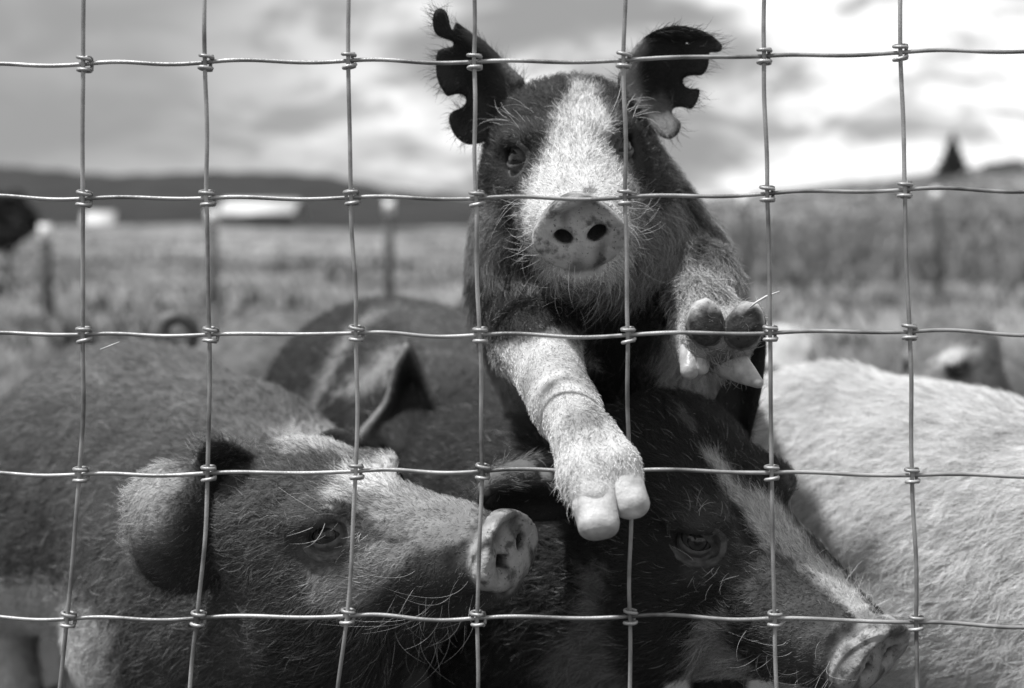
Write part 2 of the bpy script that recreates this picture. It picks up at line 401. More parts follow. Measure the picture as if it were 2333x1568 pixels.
class Pig:
    """collects primitives, ears, colour shapes; builds one continuous body mesh plus eyes, lids, hooves and bristles"""
    def __init__(s, name, label, base, h=.003, base_pt=(0, 0, 0)):
        s.label = label; s.h = h; s.prims = []; s.heads = []; s.ears = []; s.shapes = []; s.base = base; s.hooves = []; s.extra = []; s.seed = len(label)
        s.root = empty(name, base_pt, label, 'pig', 'pigs crowding at the wire fence')
        s.hair_n = 60000; s.hair_len = 1.0; s.hair_rad = .00018; s.skip = []; s.cuts = []
    def chain(s, pts, rad, k=.04, flow=None):
        pts = [np.asarray(p, float) for p in pts]
        for i in range(len(pts) - 1):
            f = nz((pts[i + 1] - pts[i])[None])[0] if flow is None else np.asarray(flow, float)
            s.prims.append(('cone', pts[i], pts[i + 1], rad[i], rad[i + 1], k, f))
    def head(s, O, R, sc): s.heads.append((np.asarray(O, float), R, sc))
    def sdf(s, p):
        c = p.mean(0); rad = np.sqrt(((p - c) ** 2).sum(1).max()); c1 = c[None]
        dh = [np.linalg.norm(c - (O + sc * R @ np.array([0, .12, 0]))) - .15 * sc for O, R, sc in s.heads]
        dp = [cone(c1, pr[1], pr[2], pr[3], pr[4])[0] for pr in s.prims]
        lim = min([x + .3 for x in dh] + dp) + 2 * rad + .09
        d = None
        for (O, R, sc), x in zip(s.heads, dh):
            if x > lim: continue
            dd = head_local((p - O) @ R / sc * 100) * sc / 100
            d = dd if d is None else smin(d, dd, .04)
        for pr, x in zip(s.prims, dp):
            if x > lim: continue
            dc = cone(p, pr[1], pr[2], pr[3], pr[4]); d = dc if d is None else smin(d, dc, pr[5])
        for (O, R, sc), x in zip(s.heads, dh):
            if x > lim: continue
            q = (p - O) @ R / sc * 100; q[:, 0] = np.abs(q[:, 0])
            d = smax(d, -(np.linalg.norm(q - EYE_C, axis=1) - 1.34) * sc / 100, .004 * sc)
        return d + .0011 * np.sin(p[:, 0] * 61 + 1.3 * np.sin(p[:, 2] * 47)) * np.sin(p[:, 2] * 53 + p[:, 1] * 39)
    def flow(s, p):
        f = np.zeros_like(p); best = []
        for O, R, sc in s.heads:
            best.append((head_fast((p - O) @ R / sc * 100) * sc / 100, nz(p - O + np.array([0, 0, .0]) )))
        for pr in s.prims:
            g = np.broadcast_to(pr[6], p.shape); best.append((cone(p, pr[1], pr[2], pr[3], pr[4]), g))
        dm = np.min([b[0] for b in best], axis=0)
        for dd, g in best: f += g * np.exp(-np.clip(dd - dm, 0, 1) / .012)[:, None]
        return f
    def coat(s, p, seed):
        px, py = proj(p)
        wob = wave(p, 60, seed) * 5 + wave(p, 170, seed + 1) * 5
        v = np.full(len(p), float(s.base))
        v = v * (1 + .28 * wave(p, 14, seed + 5) * .6)
        for sh in s.shapes:
            kind, geo, val, feather = sh[:4]
            if kind == 'poly': d = poly_sd(px, py, geo)
            elif kind == 'line': d = line_sd(px, py, geo[0]) - geo[1]
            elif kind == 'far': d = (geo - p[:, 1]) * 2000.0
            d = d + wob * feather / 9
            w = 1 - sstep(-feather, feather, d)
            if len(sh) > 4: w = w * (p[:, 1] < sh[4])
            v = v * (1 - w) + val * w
        return np.clip(v, .012, .8)
    def build(s):
        ptsall = [np.array([pr[1] - pr[3] for pr in s.prims]), np.array([pr[1] + pr[3] for pr in s.prims]), np.array([pr[2] - pr[4] for pr in s.prims]), np.array([pr[2] + pr[4] for pr in s.prims])]
        for O, R, sc in s.heads: ptsall += [np.array([O + sc * R @ np.array(c) for c in ((-.09, -.02, -.1), (.09, -.02, -.1), (-.09, .28, -.1), (.09, .28, -.1), (-.09, .28, .12), (.09, .28, .12), (0.09, -.02, .06), (-.09, -.02, .06))])]
        a = np.concatenate(ptsall); lo = a.min(0) - .02; hi = a.max(0) + .02
        V, T = surface_nets(s.sdf, lo, hi, s.h)
        nb = len(V); n = vnormals(V, T)
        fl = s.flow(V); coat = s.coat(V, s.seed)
        bare = np.zeros(nb); dens = np.ones(nb); ln = np.full(nb, .0125)
        for O, R, sc in s.heads:
            q = (V - O) @ R / sc * 100
            inhead = (q[:, 1] < 24)
            rad = np.sqrt((q[:, 0] / 3.6) ** 2 + (q[:, 2] / 3.1) ** 2)
            isd = (q[:, 1] < 2.0 + .25 * np.sin(q[:, 0] * 3)) & (rad < 1.25) & (q[:, 2] > -2.95)
            w = 1 - sstep(1.15, 1.8, q[:, 1]); w = w * (1 - sstep(2.7, 3.2, -q[:, 2]))
            bare = np.maximum(bare, w); mud_shade = 1 - .6 * sstep(.15, .75, .55 * wave(V, 45, 31) + .45 * sstep(-1.2, -2.6, q[:, 2]) + .25 * sstep(.6, 1.8, q[:, 2]))  # mud blotches and dirty lower edge; top also darkened for the rim's shade
            coat = coat * (1 - w) + s.__dict__.get('disc', .36) * mud_shade * w
            sn = q.copy(); sn[:, 0] = np.abs(sn[:, 0]); nr = np.hypot((sn[:, 0] - 1.30) / 1.0, (sn[:, 2] + .02) / .85)
            deep = sstep(.15, .6, q[:, 1]) * (nr < 1.1) * (q[:, 1] < 2.2)                                     # dark lining of the nostrils
            coat = coat * (1 - deep) + .05 * deep; dens = dens * (1 - deep)
            dens = dens * (1 - w)
            ln = np.where(inhead, .0040 + .0070 * sstep(3, 13, q[:, 1]) + .009 * sstep(-1, -6, q[:, 2]) * sstep(4, 12, q[:, 1]), ln)
            se = q.copy(); se[:, 0] = np.abs(se[:, 0]); ed = np.linalg.norm(se - EYE_C, axis=1)
            dens = dens * (.08 + .92 * sstep(1.7, 3.0, ed)); ln = ln * (.5 + .5 * sstep(1.6, 4.0, ed))
        cv = [V]; ct = [T]; cn = [n]; cf = [fl]; cc = [coat]; cb = [bare]; cd = [dens]; cl = [ln]; o = nb
        for ol, depth, base, val, th, hole, eln in s.ears:
            v, t = ear_mesh(ol, depth, th, hole=hole)
            en = vnormals(v, t); cv.append(v); ct.append(t + o); cn.append(en); o += len(v)
            bw = P(base[0], base[1], float(depth(np.array([base[0]]), np.array([base[1]]))[0]))
            cf.append(nz(v - bw)); px, py = proj(v); bd = -poly_sd(px, py, np.asarray(ol, float))
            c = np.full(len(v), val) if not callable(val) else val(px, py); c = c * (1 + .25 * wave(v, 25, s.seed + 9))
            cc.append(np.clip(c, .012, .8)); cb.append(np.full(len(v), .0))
            cd.append((.45 + .25 * (bd < 8)) * (3.0 if eln >= .014 else 1)); cl.append(np.full(len(v), eln) * (.5 + .5 * (bd < 14)))
        V = np.concatenate(cv); T = np.concatenate(ct); n = np.concatenate(cn); fl = np.concatenate(cf); coat = np.concatenate(cc); bare = np.concatenate(cb); dens = np.concatenate(cd); ln = np.concatenate(cl)
        for c, r in s.skip: dens = dens * sstep(r * .8, r * 1.2, np.linalg.norm(V - c, axis=1))
        skin = coat * (.74 + .26 * bare)
        rs = np.ones(len(V)); rs[nb:] = .7
        me = new_mesh('body', V, T, M_SKIN, True, {'coat': skin, 'bare': bare})
        body = link('body', me, s.root)
        s.V, s.n, s.fl = V, n, fl
        # bristles
        a, b, c = V[T[:, 0]], V[T[:, 1]], V[T[:, 2]]
        ar = np.linalg.norm(np.cross(b - a, c - a), axis=1) / 2
        fcen = (a + b + c) / 3; fn_ = nz(np.cross(b - a, c - a)); view = nz(CAM - fcen); fac = (fn_ * view).sum(1)
        dist = np.linalg.norm(CAM - fcen, axis=1); px, py = proj(fcen)
        near = np.clip(1.15 / dist, 0, 1.1) ** 3.0
        inframe = ((px > -150) & (px < 2480) & (py > -150) & (py < 1720))
        w = ar * dens[T].mean(1) * (.06 + .94 * sstep(-.35, .0, fac)) * near * (.12 + .88 * inframe)
        cw = np.cumsum(w); r = np.random.default_rng(s.seed)
        fi = np.searchsorted(cw, r.uniform(0, cw[-1], s.hair_n)); fi = np.clip(fi, 0, len(T) - 1)
        u = r.uniform(size=(s.hair_n, 2)); flip = u.sum(1) > 1; u[flip] = 1 - u[flip]; bc = np.stack([1 - u.sum(1), u[:, 0], u[:, 1]], 1)
        def interp(x): return (x[T[fi]] * (bc if x.ndim == 1 else bc[:, :, None])).sum(1)
        root = interp(V); nn = nz(interp(n)); ff = interp(fl)
        g = np.array([0, 0, -.25]); ff = ff + g
        jit = np.stack([wave(root, 45, s.seed + i) for i in range(3)], 1) * .38 + np.stack([wave(root, 110, s.seed + 20 + i) for i in range(3)], 1) * .25 + r.normal(0, .17, (s.hair_n, 3))
        ff = nz(ff) + jit * s.__dict__.get('jitter', 1.0); ff = nz(ff - nn * (ff * nn).sum(1)[:, None])
        L_ = interp(ln) * s.hair_len * r.uniform(.6, 1.35, s.hair_n)
        sh = s.coat_hair(interp(coat), root, r)
        lift = r.uniform(.15, .6, s.hair_n)
        rad = s.hair_rad * interp(rs) * r.uniform(.7, 1.3, s.hair_n) * np.clip(np.linalg.norm(CAM - root, axis=1) / 1.15, 1, 4)
        hair_object('bristles', s.root, root, ff, nn, L_, rad, sh, lift, 4, .22, s.seed)
        # eyes and lids
        for (O, R, sc), lidm in zip(s.heads, [s.__dict__.get('lid', M_LID)] * len(s.heads)):
            for sx in (-1, 1): s.eye(O, R, sc, sx, lidm)
        for hm in s.hooves: hm()
        return s
    def coat_hair(s, c, root, r):
        n = len(c)
        v = c * r.uniform(.5, 1.5, n)
        dark = c < .12
        pale = dark & (r.uniform(size=n) < np.where(c < .04, .035, .09))
        v = np.where(pale, r.uniform(.12, .32, n), v)
        v = np.where(dark & ~pale, v * 1.0 + .003, v)
        muddy = (~dark) & (r.uniform(size=n) < .17); v = np.where(muddy, v * .45, v)
        return v
    def eye(s, O, R, sc, sx, lidm):
        flip = np.array([sx, 1, 1.0])
        c = O + sc / 100 * R @ (EYE_C * flip); en = R @ (EYE_N * flip); r = EYE_R * sc / 100
        fwd = -R[:, 1]; eu = nz((fwd - en * (fwd @ en))[None])[0]; ev = np.cross(en, eu) * sx
        if ev @ R[:, 2] < 0: ev = -ev
        # ball: rings about the gaze axis
        gaze = nz((en * .9 + eu * .25 + nz((CAM - c)[None])[0] * .5)[None])[0]
        ga = nz((eu - gaze * (eu @ gaze))[None])[0]; gb = np.cross(gaze, ga)
        th = np.concatenate([np.linspace(0, .75, 16), np.linspace(.85, math.pi, 12)]); ph = np.linspace(0, 2 * math.pi, 28, endpoint=False)
        V = []; C = []
        for t in th:
            bul = 1 + .07 * math.exp(-(t / .45) ** 2)
            for p_ in ph:
                V.append(c + r * .98 * bul * (math.cos(t) * gaze + math.sin(t) * (math.cos(p_) * ga + math.sin(p_) * gb)))
                if t < .24: C.append(.006)
                elif t < .6: C.append(.020 + .03 * (t - .24))
                elif t < .68: C.append(.006)
                else: C.append(.05)
        T = []
        for i in range(len(th) - 1):
            for j in range(28):
                a, b = i * 28 + j, i * 28 + (j + 1) % 28; T += [(a, a + 28, b + 28), (a, b + 28, b)]
        link('eye', new_mesh('eye', V, T, M_EYE, True, {'coat': C}), s.root)
        # lids: ring with almond opening, wrapped over the ball, outer edge tucked under the skin
        nt_, npz = 16, 48
        tt_, jj = np.meshgrid(np.linspace(0, 1, nt_), np.arange(npz), indexing='ij'); tt_ = tt_.ravel(); aa = 2 * math.pi * jj.ravel() / npz
        cu, sv = np.cos(aa), np.sin(aa)
        ui = 1.0 * cu; vi = np.where(sv > 0, .60, .46) * sv * (1 - .35 * np.abs(cu) ** 3) - .04
        e_ = tt_ ** .8; u_ = ui + (1.95 * cu - ui) * e_; v_ = vi + (1.75 * sv - vi) * e_
        lu, lv, ln_ = R.T @ eu, R.T @ ev, R.T @ en; c0 = EYE_C * flip
        base_ = c0 + EYE_R * (u_[:, None] * lu + v_[:, None] * lv); w_s = np.full(len(u_), 2.2)
        for it in range(24): w_s -= .7 * head_local(base_ + EYE_R * w_s[:, None] * ln_, eyes=False) / EYE_R
        rr = u_ * u_ + v_ * v_; w_b = np.sqrt(np.maximum(1.13 ** 2 - rr, 0))
        k_ = sstep(.08, .62, tt_)
        w_s = np.clip(w_s, -.35, 1.15); w_ = w_b * (1 - k_) + (w_s + .03) * k_
        w_ = w_ + .05 * np.exp(-((tt_ - .2) / .10) ** 2) - .08 * (.55 + .45 * np.sin(aa + .4)) * np.exp(-((tt_ - .40 - .05 * np.sin(2 * aa + 1)) / .05) ** 2) + .035 * np.exp(-((tt_ - .58) / .12) ** 2) - .05 * (.5 - .5 * np.sin(aa * 1.0 + .9)) * np.exp(-((tt_ - .68 - .06 * np.sin(3 * aa)) / .04) ** 2) - .5 * np.clip(tt_ - .84, 0, 1)
        w_ = w_ + .02 * np.sin(aa * 9 + tt_ * 14) * sstep(.1, .4, tt_) - .14 * (tt_ == 0)
        V = c + r * (u_[:, None] * eu + v_[:, None] * ev + w_[:, None] * en)
        T = []
        for i in range(nt_ - 1):
            for j in range(npz):
                a, b = i * npz + j, i * npz + (j + 1) % npz
                T += [(a, b, b + npz), (a, b + npz, a + npz)]
        link('eyelid', new_mesh('eyelid', V, T, lidm, True), s.root)
    def claw(s, a, b, ra, rb, mat=None, flat=1.0, name='hoof', h=.0018):
        """a horn claw: blunt tapered form between two points"""
        a = np.asarray(a, float); b = np.asarray(b, float)
        def mk():
            ax = nz((b - a)[None])[0]; L = np.linalg.norm(b - a)
            def f(p):
                d = cone(p, a, b, ra, rb)
                d = smax(d, (p - b) @ ax - rb * .55 * flat, .006)
                return d + .00025 * np.sin(p[:, 0] * 310) * np.sin(p[:, 2] * 270)
            m = max(ra, rb) + .006
            V, T = surface_nets(f, np.minimum(a, b) - m, np.maximum(a, b) + m, h)
            link(name, new_mesh(name, V, T, mat or M_HOOF), s.root)
        s.hooves.append(mk)
    def nail(s, a, b, w0, w1, dp, mat=None):
        """blunt horn nail of a toe: tapered rounded block with a cut-off end"""
        a = np.asarray(a, float); b = np.asarray(b, float)
        def mk():
            ax = nz((b - a)[None])[0]; L = np.linalg.norm(b - a)
            sd = nz((np.array([1.0, 0, 0]) - ax * ax[0])[None])[0]; nn = np.cross(ax, sd)
            def f(p):
                q = p - (a + b) / 2; t = (q @ ax) / L + .5; x = q @ sd; y = q @ nn
                w = w0 + (w1 - w0) * np.clip(t, 0, 1); d_ = dp * (1.05 - .25 * np.clip(t, 0, 1)); rd = .0100
                qx = np.abs(x) - w + rd; qy = np.abs(y + .004 * (t - .5) + .10 * x * x / w) - d_ + rd; qz = np.abs(q @ ax) - L / 2 + rd
                m_ = np.stack([qx, qy, qz], 1)
                return np.linalg.norm(np.maximum(m_, 0), axis=1) + np.minimum(m_.max(1), 0) - rd + .0003 * np.sin(p[:, 0] * 330) * np.sin(p[:, 2] * 290)
            m = .03
            V, T = surface_nets(f, np.minimum(a, b) - m, np.maximum(a, b) + m, .0015)
            link('hoof', new_mesh('hoof', V, T, mat or M_HOOF), s.root)
        s.hooves.append(mk)
    def leg(s, top, knee, foot, r0=.06, r1=.032, r2=.024, mat=None):
        """plain standing leg with two blunt claws on the ground"""
        top, knee, foot = [np.asarray(x, float) for x in (top, knee, foot)]
        s.chain([top, knee], [r0, r1], .05); s.chain([knee, foot + [0, 0, .045]], [r1 * .9, r2], .02); s.chain([foot + [0, 0, .045], foot + [0, -.012, .02]], [r2, r2 * .95], .015)
        for dx in (-.013, .013): s.claw(foot + [dx, -.005, .036], foot + [dx * 1.2, -.028, .013], .015, .012, mat or M_HOOF_DARK, h=.003)
def head_fast(q): 
    return np.minimum(cone(q, (0, 1, 0), (0, 18, 2), 2.8, 7.5), ell(q, (0, 19, 1), (8, 6, 9)))

def whisk(pig, poly, count, l0, l1, bias, shade, ymax=9, rad=.00013, lift=(.5, 1.1), curl=.4, seed=1, name='whiskers'):
    """long stray bristles rooted on the skin inside a region"""
    r = np.random.default_rng(seed); px, py = proj(pig.V); bb = np.asarray(poly, float)
    m = (px > bb[:, 0].min()) & (px < bb[:, 0].max()) & (py > bb[:, 1].min()) & (py < bb[:, 1].max()) & (pig.V[:, 1] < ymax) & ((pig.n * nz(CAM - pig.V)).sum(1) > -.05)
    ii = np.where(m)[0]; ii = ii[poly_sd(px[ii], py[ii], bb) < 0]
    if len(ii) == 0: return
    ii = r.choice(ii, count); n = pig.n[ii]; d = nz(nz(pig.fl[ii]) * .5 + np.asarray(bias, float) + r.normal(0, .35, (count, 3))); d = nz(d - n * (d * n).sum(1)[:, None])
    sh = r.uniform(.6, 1.2, count) * shade
    hair_object(name, pig.root, pig.V[ii], d, n, r.uniform(l0, l1, count), np.full(count, rad), sh, r.uniform(lift[0], lift[1], count), 7, curl, seed)
# ------------------------------------------------------------------ ground, hills, sky line
M_GROUND = None
def ground_z(x, y):
    z = .045 * np.sin(x * .9 + 1.3 * np.sin(y * .5)) * np.sin(y * .7 + .4) * sstep(3.2, 6, y)
    z = z + 3.9 * sstep(-2, 34, x - .02 * y) * sstep(12, 75, y) + .25 * np.sin(x * .21 + 2) * np.sin(y * .16) * sstep(10, 30, y)
    z = z - 3.2 * sstep(70, 150, y) * sstep(14, -6, x)
    return z
gy = np.concatenate([np.linspace(-6, 4, 30), 4 + 6000 * np.linspace(0.002, 1, 170) ** 3.2]); gx = np.linspace(-1, 1, 161); gx = np.sign(gx) * (np.abs(gx) * 6 + 4500 * np.abs(gx) ** 4.5)
GX, GY = np.meshgrid(gx, gy); GZ = ground_z(GX, GY)
nxg = len(gx); idx = np.arange(GX.size).reshape(GX.shape)
T = np.concatenate([np.stack([idx[:-1, :-1].ravel(), idx[:-1, 1:].ravel(), idx[1:, 1:].ravel()], 1), np.stack([idx[:-1, :-1].ravel(), idx[1:, 1:].ravel(), idx[1:, :-1].ravel()], 1)])
m, nt, b = material('pasture'); Lk = nt.links.new
tcn = N(nt, 'ShaderNodeTexCoord'); mpn = N(nt, 'ShaderNodeMapping'); mpn.inputs['Scale'].default_value = (1, .45, 1); Lk(tcn.outputs['Object'], mpn.inputs['Vector'])
a1 = N(nt, 'ShaderNodeTexNoise'); a1.inputs['Scale'].default_value = 1.1; a1.inputs['Detail'].default_value = 8; a1.inputs['Roughness'].default_value = .62; Lk(mpn.outputs[0], a1.inputs['Vector'])
a2 = N(nt, 'ShaderNodeTexNoise'); a2.inputs['Scale'].default_value = .16; a2.inputs['Detail'].default_value = 4; Lk(mpn.outputs[0], a2.inputs['Vector'])
q1 = N(nt, 'ShaderNodeMapRange'); q1.inputs['From Min'].default_value = .38; q1.inputs['From Max'].default_value = .62; q1.inputs['To Min'].default_value = .10; q1.inputs['To Max'].default_value = .26; Lk(a1.outputs['Fac'], q1.inputs['Value'])
q2 = N(nt, 'ShaderNodeMapRange'); q2.inputs['From Min'].default_value = .35; q2.inputs['From Max'].default_value = .65; q2.inputs['To Min'].default_value = .6; q2.inputs['To Max'].default_value = 1.2; Lk(a2.outputs['Fac'], q2.inputs['Value'])
sx = N(nt, 'ShaderNodeSeparateXYZ'); Lk(tcn.outputs['Object'], sx.inputs[0])
far = N(nt, 'ShaderNodeMapRange', interpolation_type='SMOOTHSTEP'); far.inputs['From Min'].default_value = -2.2; far.inputs['From Max'].default_value = -.4; far.inputs['To Min'].default_value = .14; far.inputs['To Max'].default_value = 1; Lk(sx.outputs['Z'], far.inputs['Value'])
hil = N(nt, 'ShaderNodeMapRange', interpolation_type='SMOOTHSTEP'); hil.inputs['From Min'].default_value = .15; hil.inputs['From Max'].default_value = 1.4; hil.inputs['To Min'].default_value = 1; hil.inputs['To Max'].default_value = .9; Lk(sx.outputs['Z'], hil.inputs['Value'])
p1 = N(nt, 'ShaderNodeMath', operation='MULTIPLY'); Lk(q1.outputs[0], p1.inputs[0]); Lk(q2.outputs[0], p1.inputs[1])
p2 = N(nt, 'ShaderNodeMath', operation='MULTIPLY'); Lk(p1.outputs[0], p2.inputs[0]); Lk(far.outputs[0], p2.inputs[1])
p3 = N(nt, 'ShaderNodeMath', operation='MULTIPLY'); Lk(p2.outputs[0], p3.inputs[0]); Lk(hil.outputs[0], p3.inputs[1])
pen = N(nt, 'ShaderNodeMapRange', interpolation_type='SMOOTHSTEP'); pen.inputs['From Min'].default_value = 2.4; pen.inputs['From Max'].default_value = 4.2; pen.inputs['To Min'].default_value = .3; pen.inputs['To Max'].default_value = 1; Lk(sx.outputs['Y'], pen.inputs['Value'])   # trampled mud by the fence, its colour also darkened for the pigs' shade
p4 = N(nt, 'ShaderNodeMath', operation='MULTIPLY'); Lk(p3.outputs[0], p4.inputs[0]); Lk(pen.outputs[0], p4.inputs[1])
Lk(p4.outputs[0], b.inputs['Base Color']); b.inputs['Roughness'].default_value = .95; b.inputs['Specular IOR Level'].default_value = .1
bp = N(nt, 'ShaderNodeBump'); bp.inputs['Distance'].default_value = .08; Lk(a1.outputs['Fac'], bp.inputs['Height']); Lk(bp.outputs[0], b.inputs['Normal'])
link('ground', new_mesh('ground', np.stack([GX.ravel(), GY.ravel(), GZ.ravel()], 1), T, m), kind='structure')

# grass tufts on the pasture
def blades(n, ylo, yhi, hlo, hhi, wd, seed, xr=(-.5, .5)):
    r = np.random.default_rng(seed)
    u = r.uniform(size=n); y = ylo * (yhi / ylo) ** u; x = (r.uniform(xr[0], xr[1], n)) * (y + 1.2)
    # clump
    cx = np.round(x / .35) * .35 + r.normal(0, .09, n); x = np.where(r.uniform(size=n) < .6, cx, x)
    z = ground_z(x, y); h = r.uniform(hlo, hhi, n) * (1 + .5 * wave(np.stack([x, y, z], 1), .35, seed)); w = wd * (1 + y / 12)
    a = r.uniform(0, 6.28, n); lean = r.normal(0, .35, (n, 2)) * h[:, None]
    d = np.stack([np.cos(a) * w, np.sin(a) * w, 0 * a], 1); p = np.stack([x, y, z - .01], 1)
    tip = p + np.stack([lean[:, 0], lean[:, 1], h], 1); mid = p + (tip - p) * .55 - np.stack([lean[:, 0], lean[:, 1], 0 * h], 1) * .15
    V = np.stack([p - d, p + d, mid + d * .7, mid - d * .7, tip], 1).reshape(-1, 3); k = np.arange(n)[:, None] * 5
    T = np.concatenate([k + [0, 1, 2], k + [0, 2, 3], k + [3, 2, 4]])
    return V, T
gv, gt = blades(110000, 2.6, 45, .03, .10, .005, 3, (-1.1, 1.1))
gv2, gt2 = blades(18000, 4, 40, .06, .15, .014, 11, (-1.1, 1.1))
sel = wave(gv2.reshape(-1, 5, 3)[:, 0], .55, 21) > .35; kk = np.repeat(sel, 1)
gv2 = gv2.reshape(-1, 5, 3)[sel].reshape(-1, 3); gt2 = np.concatenate([np.arange(sel.sum())[:, None] * 5 + c_ for c_ in ([0, 1, 2], [0, 2, 3], [3, 2, 4])])
link('weeds', new_mesh('weeds', gv2, gt2, grey_noise('green_weeds', .03, .10, 1.2, .8), False), kind='stuff', label='darker clumps of weeds scattered over the pasture', category='weeds')
link('grass', new_mesh('grass', gv, gt, grey_noise('dry_grass', .06, .34, .55, .8, detail=7), False), kind='stuff', label='dry tufted pasture grass behind the pigs', category='grass')
gv, gt = blades(26000, 14, 75, .08, .22, .016, 5, (.02, .9))
link('brush', new_mesh('brush', gv, gt, grey_noise('hill_brush', .05, .25, .35, .9), False), kind='stuff', label='low dark brush covering the hillside at right', category='brush')

# mountain ridge at left
mpx = np.linspace(-900, 1250, 120)
ridge = np.interp(mpx, [-900, -300, 0, 120, 260, 480, 640, 740, 800, 880, 960, 1080, 1180, 1250], [395, 380, 386, 396, 408, 400, 402, 408, 420, 436, 446, 458, 475, 492])
MY = 2600.0; V = []; rows = 14
for i in range(rows):
    f = i / (rows - 1); yy = MY - 900 * (1 - f)
    X = (mpx - 1166.5) / FPX * MY
    Zt = CAMH + (HOR - (ridge - 8)) / FPX * MY
    prof = f ** .75
    nzv = 9 * np.sin(X * .011 + 3 * f) * np.sin(X * .004 + f * 5) + 5 * np.sin(X * .031 + f * 9)
    V.append(np.stack([X, np.full_like(X, yy), -25 + (Zt + 25) * prof + nzv * prof * (1 - f) + 1.2 * np.sin(X * .09) * f], 1))
V.append(V[-1] * [1, 1, 0] + [0, 500, -30]); V = np.concatenate(V); idx = np.arange((rows + 1) * 120).reshape(rows + 1, 120)
T = np.concatenate([np.stack([idx[:-1, :-1].ravel(), idx[:-1, 1:].ravel(), idx[1:, 1:].ravel()], 1), np.stack([idx[:-1, :-1].ravel(), idx[1:, 1:].ravel(), idx[1:, :-1].ravel()], 1)])
link('mountain', new_mesh('mountain', V, T, grey_noise('forested_slope', .008, .022, .01, .95)), kind='structure')

# two pale-roofed sheds in the dip at left
M_ROOF = grey_noise('pale_roof', .42, .52, .6, .5); M_WALL = grey_noise('shed_wall', .06, .12, 1.5, .8); M_DARK = grey_noise('shed_opening', .015, .03, 2, .9)
def shed(px0, px1, Y, ztop, zeave, zg, depth, rz, label):
    w = (px1 - px0) / FPX * Y; c = P((px0 + px1) / 2, HOR, Y); cx = c[0]
    root = empty('shed', (cx, Y, zg), label, 'shed', 'sheds in the dip')
    ca, sa = math.cos(rz), math.sin(rz)
    def tr(v): v = np.asarray(v, float); return np.stack([cx + v[:, 0] * ca - v[:, 1] * sa, Y + v[:, 0] * sa + v[:, 1] * ca, v[:, 2]], 1)
    hw = w / 2 - .25
    v, t = join([boxm((0, 0.0, (zg + zeave) / 2), (2 * hw, .12, zeave - zg)), boxm((0, depth, (zg + zeave) / 2), (2 * hw, .12, zeave - zg)),
                 boxm((-hw, depth / 2, (zg + zeave) / 2 - .01), (.12, depth - .13, zeave - zg)), boxm((hw, depth / 2, (zg + zeave) / 2 - .01), (.12, depth - .13, zeave - zg))])
    link('wall', new_mesh('wall', tr(v), t, M_WALL, False), root)
    for s_ in (0, 1):
        y0, y1 = (-.35, depth / 2) if s_ == 0 else (depth + .35, depth / 2)
        v = np.array([(-w / 2, y0, zeave - .05), (w / 2, y0, zeave - .05), (w / 2, y1, ztop), (-w / 2, y1, ztop)]); v = np.concatenate([v, v + [0, 0, .12]])
        t = [(0, 1, 2), (0, 2, 3), (4, 6, 5), (4, 7, 6), (0, 4, 5), (0, 5, 1), (1, 5, 6), (1, 6, 2), (2, 6, 7), (2, 7, 3), (3, 7, 4), (3, 4, 0)]
        link('roof', new_mesh('roof', tr(v), np.array(t), M_ROOF, False), root)
    v, t = boxm((0, -.075, (zg + zeave) / 2 - .2), (w * .3, .03, (zeave - zg) * .7)); link('door', new_mesh('door', tr(v), t, M_DARK, False), root)
shed(494, 668, 150, 2.25, .75, -3.3, 9, 0, 'long low shed with a pale roof, blurred far behind at left')
shed(188, 258, 105, .85, .0, -2.6, 4, .22, 'small shed with a pale roof at far left, nearest the dark bush')

# trees and bush
def leafy(name, label, cat, centre, rad, n, leaf, seed, mat, cone_shape=False, trunk_h=1.0, ground=0.0):
    r = np.random.default_rng(seed); c = np.asarray(centre, float)
    root = empty(name, (c[0], c[1], ground), label, cat)
    u = r.normal(size=(n, 3)); u = nz(u) * (r.uniform(0, 1, n) ** .4)[:, None]
    if cone_shape:
        t = r.uniform(0, 1, n) ** 1.4; ang = r.uniform(0, 6.28, n); tier = .75 + .35 * np.abs(np.sin(t * 17))
        rr = (1 - t) * np.sqrt(r.uniform(.15, 1, n)) * tier
        p = c + np.stack([np.cos(ang) * rr * rad[0], np.sin(ang) * rr * rad[1], (t * 2 - 1) * rad[2]], 1)
    else:
        p = c + u * np.asarray(rad) * (1 + .25 * wave(u, .8, seed))[:, None]
    a = nz(r.normal(size=(n, 3))) * leaf; b_ = nz(np.cross(a, r.normal(size=(n, 3)))) * leaf * .5
    V = np.stack([p - a, p + b_, p + a, p - b_], 1).reshape(-1, 3); k = np.arange(n)[:, None] * 4
    link('crown', new_mesh('crown', V, np.concatenate([k + [0, 1, 2], k + [0, 2, 3]]), mat, False), root)
    ps = np.array([[c[0], c[1], ground - .05], [c[0] + .02 * rad[0], c[1], (ground + c[2]) / 2], [c[0], c[1], c[2] + rad[2] * .6]])
    parts = [tube(ps, [.09 * rad[0], .06 * rad[0], .02 * rad[0]], 8)]
    for i in range(7):
        a_ = r.uniform(0, 6.28); z = np.interp(r.uniform(), [0, 1], [ground + .3 * (c[2] - ground), c[2] + .3 * rad[2]]); q = np.array([c[0], c[1], z])
        e = q + np.array([math.cos(a_) * rad[0] * .6, math.sin(a_) * rad[1] * .6, rad[2] * .25]); parts.append(tube([q, (q + e) / 2 + [0, 0, .03], e], [.03 * rad[0], .02 * rad[0], .008 * rad[0]], 6))
    v, t = join(parts); link('trunk', new_mesh('trunk', v, t, M_BARK), root)
M_BARK = grey_noise('bark', .05, .11, 20, .9); M_LEAF = grey_noise('dark_leaves', .015, .05, 6, .7); M_NEEDLE = grey_noise('needles', .02, .055, 4, .8)
c = P(2170, 352, 74); gz = float(ground_z(c[0], 74.0))
